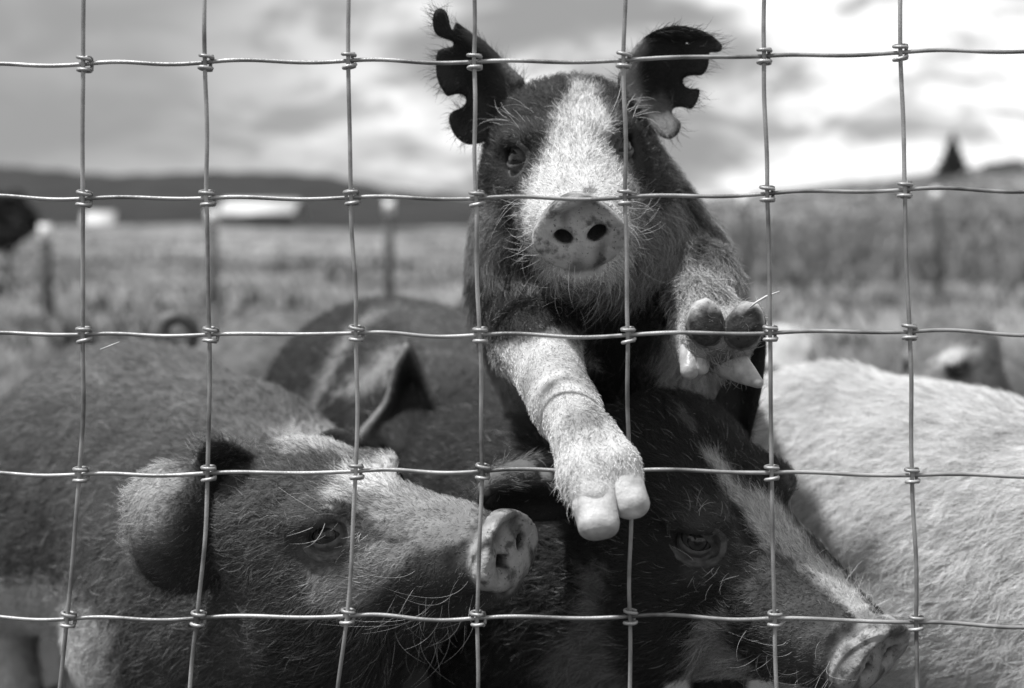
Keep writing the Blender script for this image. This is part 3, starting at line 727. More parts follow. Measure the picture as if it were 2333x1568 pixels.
leafy('conifer_tree', 'small dark conifer standing on the ridge at right', 'tree', (c[0], c[1], c[2]), (.95, .95, 1.1), 5000, .11, 4, M_NEEDLE, True, ground=min(gz, c[2] - 1.2))
c = P(2300, 392, 76); leafy('bush', 'dark low bush on the ridge at the right edge', 'bush', c, (1.6, 1.2, .55), 5000, .1, 5, M_LEAF, ground=float(ground_z(c[0], 76.0)) - .2)
c = P(12, 505, 15); leafy('bush', 'dark bush at the left edge behind the pasture fence', 'bush', c, (.32, .3, .30), 5000, .045, 6, M_LEAF, ground=float(ground_z(c[0], 15.0)) - .05)

# pasture fence behind: steel T posts with wires
fence_b = empty('pasture_fence', tuple(P(885, 665, 11.0) * [1, 1, 0]), 'blurred pasture fence of steel posts and thin wires behind the pigs', 'fence')
M_POST = grey_noise('post_steel', .05, .11, 9, .7); M_PTOP = grey_noise('post_tip_paint', .6, .7, 9, .6)
posts = []
for px, tp, bs, Y, lean in ((-330, 505, 720, 9.8, 0), (105, 512, 715, 9.8, -.02), (483, 480, 650, 11.2, 0), (885, 455, 668, 11.2, .01), (1290, 450, 680, 11.2, 0), (1700, 440, 690, 10.5, -.03), (2140, 430, 615, 12.5, -.05), (2560, 410, 610, 12.5, 0)):
    top = P(px, tp, Y); gz = float(ground_z(top[0], Y)); h = top[2] - gz + .25
    x, y = top[0], top[1]; posts.append((x, y, gz, top[2]))
    R = np.array([[1, 0, lean], [0, 1, 0], [0, 0, 1.0]])
    zc_ = (top[2] + gz - .25) / 2
    v1, t1 = join([boxm((0, 0, 0), (.075, .014, h)), boxm((0, .022, -.005), (.010, .036, h - .01))] + [boxm((0, -.010, -h / 2 + .1 + .06 * i), (.012, .012, .02)) for i in range(int(h / .06) - 1)])
    v1 = v1 @ R.T + [x, y, zc_]; po = link('post', new_mesh('post', v1, t1, M_POST, False), fence_b)
    v2, t2 = boxm((0, 0, h / 2 - .06), (.082, .022, .13)); v2 = v2 @ R.T + [x, y, zc_]
    tip = link('tip', new_mesh('tip', v2, t2, M_PTOP, False), po)
for f in (.25, .5, .72, .93):
    pts = np.array([(x, y - .02, gz + (zt - gz) * f) for x, y, gz, zt in posts]); v, t = tube(pts, .0022, 5); link('wire', new_mesh('wire', v, t, M_POST), fence_b)
# ------------------------------------------------------------------ pigs
def prep(poly): return np.asarray(poly, float)
def zmap(pts, x0, y0, k): return [(x0 + k * x, y0 + k * y) for x, y in pts]

# --- pig A: rearing up at the fence, facing the camera
A = Pig('pig', 'rearing pig with notched ears and a white blaze, one foot through the fence', .23, .0027, tuple(P(1560, 1500, 1.55) * [1, 1, 0]))
OA = P(1322, 537, 1.075); RA = pose(-1, -9, 6.5)
A.head(OA, RA, 1.0)
hA = lambda x, y, z: OA + RA @ np.array([x, y, z]) / 100
back = np.array([0, .8, -.6])
A.chain([hA(0, 18.5, -2.5), P(1345, 590, 1.33), P(1350, 680, 1.40)], [.066, .098, .106], .05, flow=(0, .3, -1))
A.chain([P(1350, 680, 1.40), P(1400, 800, 1.46), P(1520, 1050, 1.58)], [.108, .110, .115], .05, flow=(0, .2, -1))
A.chain([P(1345, 560, 1.30), P(1340, 640, 1.285)], [.078, .070], .04, flow=(0, .1, -1))      # throat
# image-left foreleg, through the fence
LL = [P(1216, 705, 1.30), P(1222, 785, 1.165), P(1290, 930, 1.085), P(1333, 1012, 1.035)]
A.chain(LL[:2], [.046, .0312], .03); A.chain(LL[1:], [.0312, .0238, .0218], .015)
A.chain([P(1322, 1000, 1.036), P(1338, 1085, 1.012), P(1350, 1130, 1.000)], [.0208, .0200, .0175], .006)
A.chain([P(1352, 1000, 1.038), P(1402, 1065, 1.016), P(1422, 1102, 1.009)], [.0190, .0180, .0155], .006)
A.nail(P(1341, 1088, 1.010), P(1371, 1220, .976), .0172, .0142, .0138)
A.nail(P(1406, 1064, 1.016), P(1452, 1174, .989), .0148, .0122, .0124)
# image-right foreleg, raised, sole towards the camera
A.chain([P(1545, 600, 1.34), P(1588, 640, 1.24), P(1592, 720, 1.185), P(1594, 778, 1.145)], [.050, .0285, .0235, .021], .02)
A.chain([P(1594, 778, 1.145), P(1640, 770, 1.112)], [.021, .021], .015)
A.chain([P(1620, 760, 1.115), P(1610, 738, 1.098)], [.0205, .0175], .008)
A.chain([P(1668, 760, 1.115), P(1690, 738, 1.098)], [.0205, .0175], .008)
A.chain([P(1640, 800, 1.13), P(1666, 826, 1.122)], [.014, .0125], .012)
A.chain([P(1592, 790, 1.14), P(1580, 815, 1.118)], [.014, .011], .012)
def pad(px, py, rx, ry, Y, rot_):
    """sole of a claw: flattened oval pad facing the camera, muddy over most of its face"""
    c = P(px, py, Y); k = Y / FPX; cr, sr = math.cos(rot_), math.sin(rot_)
    def mk():
        def loc(p):
            q = p - c; return np.stack([q[:, 0] * cr + q[:, 2] * sr, q[:, 1] + .12 * q[:, 2], -q[:, 0] * sr + q[:, 2] * cr], 1)
        def f(p):
            q = loc(p); rx_ = rx * (1 - .12 * q[:, 2] / (ry * k))
            rho = np.sqrt((q[:, 0] / (rx_ * k)) ** 2 + (q[:, 2] / (ry * k)) ** 2)
            dr = (rho - 1) * rx * k + .005; dy = np.abs(q[:, 1] - .004) - .009 + .005
            d = np.minimum(np.maximum(dr, dy), 0) + np.sqrt(np.maximum(dr, 0) ** 2 + np.maximum(dy, 0) ** 2) - .005
            return smin(d, ell(q, (0, -.0035, -.005), (rx * k * .72, .0045, ry * k * .55)), .004) + .0004 * np.sin(q[:, 0] * 700) * np.sin(q[:, 2] * 600)
        m = .027
        V, T = surface_nets(f, c - m, c + m, .0015)
        q = loc(V); e = q[:, 2] / (ry * k) + .5 * np.abs(q[:, 0]) / (rx * k) + .22 * wave(V, 70, 3)
        mud = 1 - sstep(.45, 1.0, e); edge = sstep(.82, 1.0, np.sqrt((q[:, 0] / (rx * k)) ** 2 + (q[:, 2] / (ry * k)) ** 2))
        coat = .46 * (1 - mud) + .05 * mud; coat = np.where(edge > .5, np.maximum(coat, .13), coat)
        link('hoof', new_mesh('hoof', V, T, M_SKIN, True, {'coat': coat, 'bare': np.full(len(V), .8)}), A.root)
    A.hooves.append(mk)
pad(1608, 737, 43, 57, 1.086, .08)
pad(1696, 743, 46, 58, 1.086, -.40)
A.claw(P(1580, 806, 1.118), P(1571, 843, 1.104), .0120, .0075, flat=9)
A.claw(P(1597, 812, 1.113), P(1598, 836, 1.104), .0090, .0065, flat=9)
A.claw(P(1668, 828, 1.112), P(1726, 872, 1.088), .0138, .0048, flat=9)
# hind legs
A.leg(P(1600, 1100, 1.60), P(1640, 1280, 1.70), P(1640, 1500, 1.62) * [1, 1, 0], .09, .04, .028)
A.leg(P(1450, 1100, 1.62), P(1450, 1280, 1.72), P(1450, 1500, 1.66) * [1, 1, 0], .09, .04, .028)
za = lambda pts: zmap(pts, 939.8, 0, .39963)
earAL = za([(640, 470), (590, 410), (500, 320), (400, 225), (345, 190), (300, 160), (252, 128), (238, 150), (228, 170), (214, 140), (203, 90), (180, 55), (150, 48), (125, 68), (114, 120), (125, 180), (150, 208), (190, 224), (226, 236), (233, 252), (225, 266), (190, 273), (155, 284), (138, 310), (134, 400), (148, 470), (175, 520), (200, 550), (240, 540), (283, 541), (304, 560), (301, 590), (270, 618), (228, 636), (208, 670), (215, 720), (240, 770), (275, 805), (320, 825), (370, 820), (430, 805), (500, 790), (560, 720), (620, 600)])
earAR = za([(1170, 440), (1215, 350), (1255, 280), (1320, 215), (1400, 170), (1500, 147), (1600, 160), (1690, 194), (1748, 238), (1766, 266), (1755, 294), (1722, 300), (1692, 303), (1691, 340), (1680, 392), (1648, 430), (1600, 431), (1560, 440), (1541, 462), (1552, 490), (1585, 505), (1634, 510), (1630, 560), (1610, 600), (1585, 622), (1535, 611), (1492, 617), (1479, 640), (1490, 664), (1523, 690), (1530, 722), (1515, 760), (1482, 789), (1450, 793), (1400, 770), (1355, 735), (1320, 700), (1240, 640), (1190, 560)])
def dAL(px, py):   # cupped: edges nearer than the middle, top edge turned forward
    t = np.clip((1185 - px) / 210, 0, 1); 
    return 1.262 - .018 * t + .028 * np.exp(-((px - 1085) / 55) ** 2 - ((py - 215) / 90) ** 2) - .012 * sstep(150, 20, py) 
def dAR(px, py):
    t = np.clip((px - 1420) / 240, 0, 1)
    return 1.250 - .012 * t + .030 * np.exp(-((px - 1510) / 55) ** 2 - ((py - 190) / 90) ** 2) - .022 * sstep(95, 55, py)
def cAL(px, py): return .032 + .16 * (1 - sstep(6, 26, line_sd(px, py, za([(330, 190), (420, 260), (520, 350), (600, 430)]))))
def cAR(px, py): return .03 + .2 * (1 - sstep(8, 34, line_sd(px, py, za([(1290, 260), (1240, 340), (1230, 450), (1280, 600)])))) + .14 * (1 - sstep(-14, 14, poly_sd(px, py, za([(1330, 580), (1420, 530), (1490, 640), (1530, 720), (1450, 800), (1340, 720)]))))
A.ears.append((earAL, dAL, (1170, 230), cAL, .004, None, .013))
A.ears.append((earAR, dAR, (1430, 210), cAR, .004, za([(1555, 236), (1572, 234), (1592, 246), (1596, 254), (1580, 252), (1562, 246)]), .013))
A.shapes += [
 ('poly', [(1040, 330), (1120, 250), (1190, 120), (1430, 120), (1500, 240), (1490, 310), (1530, 400), (1552, 450), (1500, 478), (1440, 430), (1420, 330), (1380, 255), (1330, 190), (1290, 240), (1258, 300), (1248, 350), (1200, 425), (1192, 500), (1200, 560), (1222, 620), (1180, 590), (1150, 520), (1125, 470), (1090, 440)], .022, 13),
 ('poly', [(1312, 192), (1288, 235), (1262, 300), (1248, 350), (1203, 425), (1190, 500), (1203, 560), (1235, 630), (1330, 655), (1420, 630), (1446, 560), (1440, 480), (1424, 400), (1396, 330), (1374, 260), (1352, 200)], .57, 15),
 ('poly', [(1330, 425), (1352, 425), (1358, 442), (1330, 440)], .15, 6),
 ('line', ([(1550, 430), (1592, 520), (1588, 600), (1555, 660)], 16), .03, 12),
 ('poly', [(1150, 560), (1215, 600), (1250, 640), (1215, 650), (1140, 600)], .04, 14),
 ('poly', [(1060, 600), (1130, 625), (1250, 670), (1340, 690), (1440, 680), (1545, 640), (1530, 740), (1545, 860), (1480, 1000), (1330, 1000), (1300, 850), (1340, 765), (1290, 745), (1200, 775), (1100, 790)], .016, 14),
 ('poly', [(1130, 800), (1150, 790), (1210, 778), (1290, 765), (1345, 800), (1520, 1050), (1560, 1300), (1250, 1300), (1180, 1000)], .56, 12, 1.25),
 ('poly', [(1290, 938), (1345, 920), (1385, 950), (1370, 975), (1300, 985)], .26, 16, 1.25),
 ('poly', [(1560, 600), (1620, 590), (1700, 640), (1780, 900), (1540, 900), (1525, 760), (1535, 680)], .42, 14, 1.33),
 ('poly', [(1610, 800), (1670, 800), (1690, 850), (1640, 880), (1600, 850)], .2, 12, 1.2),
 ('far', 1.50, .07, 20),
 ('poly', [(1498, 800), (1530, 780), (1600, 850), (1605, 930), (1530, 930)], .42, 14),
]
A.hair_n = 120000; A.lid = M_LID
A.skip += [(P(1366, 1186, .985), .028), (P(1446, 1146, .997), .024), (P(1608, 737, 1.09), .016), (P(1695, 742, 1.09), .017)]
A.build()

# --- pig B: lower left, snout lifted against its neighbour
B = Pig('pig', 'dark pig at lower left with a folded ear and muddy snout lifted to the right', .07, .0031, tuple(P(420, 1500, 1.6) * [1, 1, 0]))
OB = P(1164, 1256, 1.084); RB = pose(52, 11, 21); SB = 1.06
B.head(OB, RB, SB)
hB = lambda x, y, z: OB + SB * RB @ np.array([x, y, z]) / 100
B.chain([hB(0, 21, -4), P(540, 1340, 1.40)], [.076, .138], .045, flow=(-.9, .3, -.2))
B.chain([P(540, 1340, 1.40), P(500, 1190, 1.52), P(310, 1132, 1.64), P(90, 1160, 2.0)], [.138, .140, .163, .165], .07, flow=(-.7, .5, -.35))
B.chain([P(540, 1340, 1.40), P(500, 1520, 1.44)], [.135, .125], .05, flow=(-.3, .1, -1))
B.leg(P(560, 1560, 1.42), P(570, 1700, 1.42), P(570, 1800, 1.42) * [1, 1, 0], .075, .035, .026)
B.leg(P(330, 1480, 1.48), P(320, 1650, 1.48), P(320, 1800, 1.46) * [1, 1, 0], .075, .035, .026)
B.leg(P(60, 1250, 1.95), P(20, 1400, 2.03), P(50, 1600, 1.95) * [1, 1, 0], .10, .04, .028)
B.leg(P(240, 1280, 2.0), P(190, 1400, 2.08), P(195, 1600, 2.0) * [1, 1, 0], .10, .04, .028)
zb = lambda pts: zmap(pts, 170.9, 911.4, .4883)
earB = zb([(960, 340), (880, 285), (790, 225), (715, 180), (650, 165), (600, 182), (572, 235), (550, 280), (505, 285), (430, 295), (365, 325), (300, 372), (262, 420), (246, 490), (245, 560), (255, 640), (270, 720), (310, 800), (380, 870), (480, 905), (600, 890), (720, 830), (820, 740), (880, 620), (960, 480)])
def dB(px, py):
    return 1.188 - .045 * np.exp(-((px - 395) / 105) ** 2 - ((py - 1190) / 130) ** 2) + .026 * np.exp(-((px - 535) / 55) ** 2 - ((py - 1110) / 70) ** 2) - .032 * np.exp(-((px - 500) / 80) ** 2 - ((py - 1005) / 26) ** 2) + .03 * sstep(1220, 1350, py)
def cB(px, py): return .05 + .38 * sstep(420, 310, px) * sstep(1320, 1150, py) + .30 * sstep(1150, 1070, py) * sstep(460, 380, px) + .25 * (1 - sstep(2, 8, line_sd(px, py, zb([(545, 285), (572, 240), (600, 188), (650, 172), (715, 187), (790, 232), (880, 292)]))))  # pale hair, plus sunlight on lobe and rim painted into the colour
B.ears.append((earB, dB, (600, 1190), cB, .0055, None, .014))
# far ear, mostly hidden behind the forehead
B.ears.append(([(830, 1010), (800, 985), (770, 975), (735, 985), (720, 1010), (740, 1040), (800, 1050)], lambda x, y: 1.36 + 0 * x, (790, 1060), .06, .005, None, .012))
B.shapes += [
 ('poly', [(-150, 700), (400, 760), (740, 975), (560, 1010), (330, 900), (100, 890), (-150, 960)], .13, 40),  # top of the back: sun sheen painted into the coat colour
 ('poly', [(620, 985), (700, 965), (800, 975), (850, 1010), (800, 1035), (700, 1030), (640, 1020)], .42, 14),
 ('poly', [(830, 1055), (900, 1020), (960, 1040), (1030, 1090), (1090, 1150), (1080, 1240), (980, 1255), (880, 1215), (820, 1150), (740, 1130), (770, 1085)], .29, 16),
 ('poly', [(800, 1065), (880, 1040), (935, 1060), (880, 1120), (790, 1120), (740, 1150), (735, 1130)], .62, 14),
 ('poly', [(850, 1230), (930, 1240), (960, 1270), (860, 1360), (770, 1400), (700, 1370), (695, 1300), (790, 1300)], .32, 14),
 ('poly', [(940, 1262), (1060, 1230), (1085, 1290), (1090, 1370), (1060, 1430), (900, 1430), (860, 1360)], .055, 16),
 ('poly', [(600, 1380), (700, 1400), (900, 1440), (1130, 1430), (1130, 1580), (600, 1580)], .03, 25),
 ('poly', [(640, 1060), (740, 1090), (700, 1200), (690, 1380), (560, 1400), (560, 1250)], .07, 20),
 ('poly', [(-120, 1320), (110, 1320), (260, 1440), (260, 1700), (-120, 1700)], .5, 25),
]
B.hair_n = 100000; B.lid = M_LID_MID; B.disc = .31
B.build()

# --- pig C: lower right, head pointing down to the right
C = Pig('pig', 'black pig at lower right, head lowered to the right, pale stripe along its nose', .024, .0030, tuple(P(1300, 1500, 1.7) * [1, 1, 0]))
OC = P(1998, 1508, 1.078); RC = pose(42, -17, 14); SC = 1.16
C.head(OC, RC, SC)
hC = lambda x, y, z: OC + SC * RC @ np.array([x, y, z]) / 100
C.chain([hC(0, 21, -4), P(1290, 1270, 1.36)], [.078, .125], .045, flow=(-.8, .4, -.2))
C.chain([P(1290, 1270, 1.36), P(1180, 1180, 1.62), P(1150, 1130, 1.95)], [.125, .145, .15], .07, flow=(-.4, .8, -.3))
C.chain([P(1290, 1300, 1.38), P(1250, 1450, 1.44)], [.115, .11], .05, flow=(-.3, .1, -1))
C.leg(P(1300, 1520, 1.44), P(1320, 1650, 1.44), P(1320, 1800, 1.44) * [1, 1, 0], .07, .035, .026)
C.leg(P(1130, 1480, 1.48), P(1120, 1650, 1.48), P(1120, 1800, 1.48) * [1, 1, 0], .07, .035, .026)
C.leg(P(1240, 1230, 1.95), P(1240, 1400, 2.02), P(1240, 1600, 1.95) * [1, 1, 0], .09, .04, .028)
C.leg(P(1090, 1230, 1.95), P(1080, 1400, 2.02), P(1080, 1600, 1.95) * [1, 1, 0], .09, .04, .028)
earCR = [(1590, 1000), (1612, 942), (1640, 888), (1672, 838), (1705, 790), (1728, 755), (1742, 752), (1746, 790), (1740, 860), (1728, 925), (1712, 985), (1700, 1040), (1650, 1060)]
C.ears.append((earCR, lambda x, y: 1.262 + .02 * np.exp(-((x - 1680) / 35) ** 2) - .00006 * (950 - y), (1660, 1040), .03, .005, None, .011))
zc = lambda pts: zmap(pts, 996.8, 655, .3814)
earCL = zc([(262, 1290), (240, 1230), (240, 1165), (300, 1095), (380, 1085), (450, 1078), (530, 1046), (600, 1030), (690, 1020), (800, 1040), (900, 1120), (900, 1260), (800, 1370), (640, 1400), (470, 1395), (340, 1360)])
def dCL(px, py):
    rim = line_sd(px, py, zc([(268, 1250), (300, 1190), (400, 1135), (520, 1105), (600, 1125), (720, 1130)]))
    return 1.150 + .035 * sstep(1095, 1150, py) * sstep(1095, 1180, px) - .022 * np.exp(-(rim / 10) ** 2) + .02 * sstep(1200, 1320, px)
def cCL(px, py):
    rim = line_sd(px, py, zc([(268, 1250), (300, 1190), (400, 1135), (520, 1105), (600, 1125), (720, 1130)]))
    return .03 + .3 * np.exp(-(rim / 15) ** 2)
C.ears.append((earCL, dCL, (1310, 1140), cCL, .006, None, .008))
# rolled rims of the flopped near ear
C.chain([P(1096, 1140, 1.135), P(1104, 1116, 1.130), P(1128, 1098, 1.128), P(1170, 1084, 1.126), P(1205, 1078, 1.130), P(1228, 1086, 1.138)], [.004, .006, .0072, .0078, .0070, .004], .004)
C.chain([P(1232, 1086, 1.135), P(1262, 1090, 1.130), P(1300, 1090, 1.135)], [.004, .007, .007], .004)
C.chain([P(1090, 1106, 1.145), P(1112, 1076, 1.142), P(1160, 1067, 1.142), P(1198, 1056, 1.142), P(1228, 1050, 1.142), P(1275, 1048, 1.15)], [.003, .0048, .005, .005, .005, .005], .004)
C.shapes += [
 ('poly', [(1080, 1150), (1085, 1090), (1120, 1060), (1200, 1040), (1290, 1040), (1290, 1110), (1200, 1100), (1120, 1115)], .13, 8, 1.16),
 ('poly', [(1545, 935), (1560, 930), (1585, 960), (1588, 978), (1570, 972)], .13, 7),
 ('poly', [(1605, 1030), (1625, 1022), (1655, 1055), (1685, 1105), (1760, 1130), (1860, 1255), (1960, 1350), (2010, 1430), (1960, 1420), (1880, 1350), (1800, 1290), (1730, 1240), (1690, 1160), (1630, 1080)], .50, 11),
 ('poly', [(1740, 1260), (1800, 1270), (1900, 1370), (1950, 1450), (1940, 1568), (1760, 1568), (1730, 1420), (1700, 1330)], .085, 22),
 ('poly', [(1590, 1420), (1640, 1400), (1670, 1480), (1760, 1568), (1830, 1640), (1560, 1640), (1575, 1500)], .34, 16),
 ('poly', [(1330, 1290), (1380, 1290), (1370, 1400), (1420, 1500), (1520, 1640), (1300, 1600), (1240, 1510), (1320, 1420)], .2, 18),
 ('poly', [(1540, 1180), (1600, 1130), (1680, 1170), (1700, 1260), (1660, 1330), (1560, 1320)], .055, 20),
]
C.skip += [(P(x_, y_, 1.13), .011) for x_, y_ in ((1096, 1140), (1104, 1116), (1128, 1090), (1150, 1078), (1170, 1072), (1200, 1066), (1228, 1068), (1262, 1070), (1285, 1075))]
C.hair_n = 110000; C.lid = M_LID; C.disc = .25
C.build()

# --- pig D: behind, facing the fence, one pointed ear up
D = Pig('pig', 'black pig in the middle row with white shoulder band and one pointed upright ear', .02, .0055, tuple(P(900, 1200, 1.95) * [1, 1, 0]))
OD = P(1020, 1330, 1.50); RD = pose(8, -32, 0); 
D.head(OD, RD, 1.12)
D.chain([OD + 1.12 * RD @ np.array([0, .19, -.02]), P(960, 1010, 1.86)], [.085, .135], .06, flow=(0, .8, -.5))
D.chain([P(960, 1010, 1.86), P(880, 965, 2.05), P(800, 985, 2.4)], [.150, .165, .16], .07, flow=(-.2, .8, -.5))
D.chain([P(1020, 1000, 1.90), P(960, 985, 2.15)], [.150, .155], .07, flow=(-.2, .8, -.5))
for lx, ly in ((1030, 1.9), (860, 1.9), (860, 2.4), (720, 2.4)):
    D.leg(P(lx, 1100, ly), P(lx, 1250, ly + .05), P(lx, 1400, ly) * [1, 1, 0], .08, .038, .027)
earD = [(812, 1000), (845, 950), (874, 913), (890, 865), (900, 830), (916, 795), (930, 773), (946, 800), (968, 851), (985, 888), (998, 918), (1012, 958), (1004, 1000), (960, 1040), (880, 1040)]
def dD(px, py): return 1.60 + .045 * np.exp(-((px - 935) / 30) ** 2) * sstep(780, 900, py) - .02 * sstep(1000, 780, py)
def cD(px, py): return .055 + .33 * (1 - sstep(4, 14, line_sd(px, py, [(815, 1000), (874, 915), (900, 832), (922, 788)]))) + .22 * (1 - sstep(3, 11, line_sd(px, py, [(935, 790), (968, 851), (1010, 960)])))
D.ears.append((earD, dD, (920, 1050), cD, .007, None, .012))
D.shapes += [
 ('line', ([(905, 705), (860, 715), (800, 760), (760, 830), (722, 900), (705, 960)], 9), .26, 14),
 ('poly', [(880, 795), (925, 778), (900, 840), (860, 880), (800, 905), (760, 900), (820, 850)], .24, 16),
 ('poly', [(860, 690), (1000, 690), (1100, 740), (1220, 1000), (1010, 1060), (960, 800), (900, 730)], .065, 25),
]
D.hair_n = 45000; D.hair_rad = .00016
D.build()

# --- pig E: behind on the left with its tail curled up
E_ = Pig('pig', 'grey pig farther back on the left with a curled tail raised', .15, .008, tuple(P(600, 1000, 2.7) * [1, 1, 0]))
E_.chain([P(470, 930, 2.75), P(620, 905, 2.75), P(860, 900, 2.75)], [.125, .15, .15], .07, flow=(1, 0, -.4))
E_.head(P(1120, 1000, 2.6), pose(70, -15, 0), 1.1)
E_.chain([P(860, 900, 2.75), P(960, 930, 2.70)], [.14, .10], .06, flow=(-1, 0, 0))
for lx, ly in ((450, 2.68), (480, 2.85), (850, 2.68), (880, 2.85)):
    E_.leg(P(lx, 950, ly), P(lx, 1080, ly), P(lx, 1200, ly) * [1, 1, 0], .085, .04, .028)
E_.shapes += [('poly', [(340, 770), (410, 790), (440, 830), (400, 900), (330, 900)], .45, 15)]
E_.hair_n = 12000; E_.hair_rad = .00015
E_.build()
th = np.linspace(0, 1, 30)
tw = np.array([P(390 + x * 1.25, 795 + (y - 795) * 1.2, 2.60 + .02 * t) for t, x, y in zip(th, np.interp(th, [0, .12, .25, .4, .55, .7, .85, 1], [0, -10, -22, -12, 10, 32, 44, 36]), np.interp(th, [0, .12, .25, .4, .55, .7, .85, 1], [830, 800, 768, 742, 734, 740, 765, 790]))])
v, t = tube(tw, .018 - .008 * th, 10); link('tail', new_mesh('tail', v, t, M_HOOF_DARK), E_.root)

# --- pig F: white pig on the right
Fp = Pig('pig', 'white pig on the right, only its bristly rounded back and flank showing', .78, .0045, tuple(P(2100, 1500, 1.5) * [1, 1, 0]))
Fp.chain([P(1890, 1128, 1.56), P(2190, 1275, 1.42), P(2620, 1440, 1.30)], [.140, .147, .14], .08, flow=(-.75, .25, -.45))
Fp.chain([P(1880, 1180, 1.56), P(1860, 1300, 1.56)], [.125, .10], .06, flow=(-.3, .1, -1))
Fp.head(P(3250, 1330, 1.16), pose(75, -10, 0), 1.15)
Fp.chain([P(2620, 1440, 1.30), P(2820, 1430, 1.25)], [.13, .10], .06, flow=(-1, 0, 0))
for lx, ly, py_ in ((1850, 1.53, 1330), (1930, 1.66, 1300), (2560, 1.26, 1480), (2560, 1.42, 1450)):
    Fp.leg(P(lx, py_, ly), P(lx, py_ + 170, ly + .03), P(lx, 1700, ly) * [1, 1, 0], .08, .036, .026)
Fp.hair_n = 110000; Fp.hair_rad = .00013; Fp.hair_len = 1.6; Fp.jitter = .8
Fp.build()

# --- pig G: far right
G = Pig('pig', 'dark grey pig in the background at far right with a pale patch on its back', .17, .008, tuple(P(2300, 1000, 2.4) * [1, 1, 0]))
G.chain([P(2195, 990, 2.35), P(2330, 990, 2.4), P(2560, 985, 2.6)], [.09, .12, .14], .07, flow=(1, .2, -.4))
G.head(P(2050, 990, 2.12), pose(-45, -25, 0), .95)
G.chain([P(2135, 940, 2.28), P(2210, 935, 2.35)], [.07, .10], .06, flow=(1, .2, 0))
for lx, ly in ((2220, 2.3), (2300, 2.45), (2540, 2.5), (2600, 2.65)):
    G.leg(P(lx, 1000, ly), P(lx, 1120, ly), P(lx, 1300, ly) * [1, 1, 0], .08, .038, .027)
G.ears.append(([(2085, 905), (2080, 860), (2082, 820), (2098, 800), (2112, 820), (2118, 860), (2112, 905)], lambda x, y: 2.26 + 0 * x, (2098, 905), lambda x, y: np.where(x < 2099, .5, .04), .008, None, .012))
G.shapes += [('poly', [(2120, 840), (2150, 800), (2240, 785), (2230, 815), (2160, 850)], .5, 12), ('poly', [(2290, 770), (2400, 770), (2400, 795), (2300, 785)], .5, 8)]
G.hair_n = 12000; G.hair_rad = .00015
G.build()

# --- pig H: pale pig behind the white one
H_ = Pig('pig', 'pale pig almost hidden behind the white one, just below the raised foot', .5, .008, tuple(P(1820, 1000, 2.5) * [1, 1, 0]))
H_.chain([P(1800, 940, 2.45), P(1830, 940, 2.75), P(1850, 930, 3.0)], [.085, .09, .09], .07, flow=(0, 1, -.4))
H_.head(P(1770, 1000, 2.22), pose(-10, -25, 0), .9)
for lx, ly in ((1760, 2.5), (1850, 2.5), (1790, 2.95), (1880, 2.95)):
    H_.leg(P(lx, 1000, ly), P(lx, 1120, ly), P(lx, 1300, ly) * [1, 1, 0], .06, .034, .026)
H_.shapes += [('poly', [(1700, 850), (1765, 830), (1790, 850), (1770, 900), (1700, 900)], .04, 10)]
H_.hair_n = 8000; H_.hair_rad = .00015
H_.build()

# long stray bristles, whiskers and lashes
whisk(A, [(1180, 440), (1245, 450), (1235, 560), (1280, 640), (1200, 600)], 40, .014, .034, (-.6, -.3, -.2), .6, 1.25, seed=1)
whisk(A, [(1405, 440), (1450, 450), (1470, 600), (1400, 640)], 40, .014, .034, (.6, -.3, -.2), .5, 1.25, seed=2)
whisk(A, [(1230, 600), (1420, 600), (1440, 700), (1330, 720), (1230, 690)], 45, .016, .042, (0, -.2, -.9), .4, 1.35, seed=3)
whisk(A, [(1130, 240), (1230, 240), (1230, 310), (1130, 310)], 15, .015, .038, (-.8, -.2, .25), .6, 1.3, rad=.00016, seed=4)
whisk(A, [(1385, 220), (1450, 220), (1450, 290), (1385, 290)], 13, .015, .036, (.5, -.2, .25), .6, 1.3, rad=.00016, seed=5)
whisk(A, [(1270, 960), (1300, 960), (1340, 1170), (1270, 1170)], 120, .006, .012, (-.6, -.1, -.6), .6, 1.2, seed=6)
whisk(A, [(1600, 790), (1700, 790), (1700, 890), (1600, 890)], 160, .008, .018, (0, 0, -1), .3, 1.2, rad=.00018, seed=7)
whisk(A, [(1550, 680), (1760, 680), (1760, 800), (1550, 800)], 260, .004, .009, (0, -.2, .3), .62, 1.16, rad=.00015, seed=17)
whisk(B, [(880, 1290), (1090, 1280), (1120, 1400), (1130, 1480), (900, 1470)], 42, .018, .05, (-.2, -.2, -.9), .5, 1.3, seed=8, curl=.7)
whisk(B, [(690, 1140), (760, 1130), (780, 1190), (700, 1210)], 12, .022, .045, (-.9, -.3, -.1), .6, 1.3, rad=.0002, seed=9)
whisk(B, [(730, 1210), (850, 1210), (850, 1260), (730, 1260)], 30, .006, .014, (0, -.2, -.8), .55, 1.3, rad=.00018, seed=10)
whisk(C, [(1560, 1260), (1700, 1260), (1690, 1340), (1570, 1340)], 13, .010, .022, (-.2, -.2, -.9), .5, 1.3, rad=.00017, seed=11)
whisk(C, [(1560, 1150), (1700, 1150), (1720, 1210), (1560, 1200)], 9, .010, .022, (.4, -.2, .5), .5, 1.3, rad=.00016, seed=12)
whisk(C, [(1850, 1270), (2000, 1350), (2020, 1440), (1880, 1380)], 70, .008, .024, (.6, -.1, .5), .5, 1.3, rad=.00014, seed=13)
whisk(C, [(1700, 1420), (1950, 1440), (1930, 1568), (1700, 1568)], 34, .014, .032, (-.3, -.3, -.7), .45, 1.3, seed=14, curl=.7)
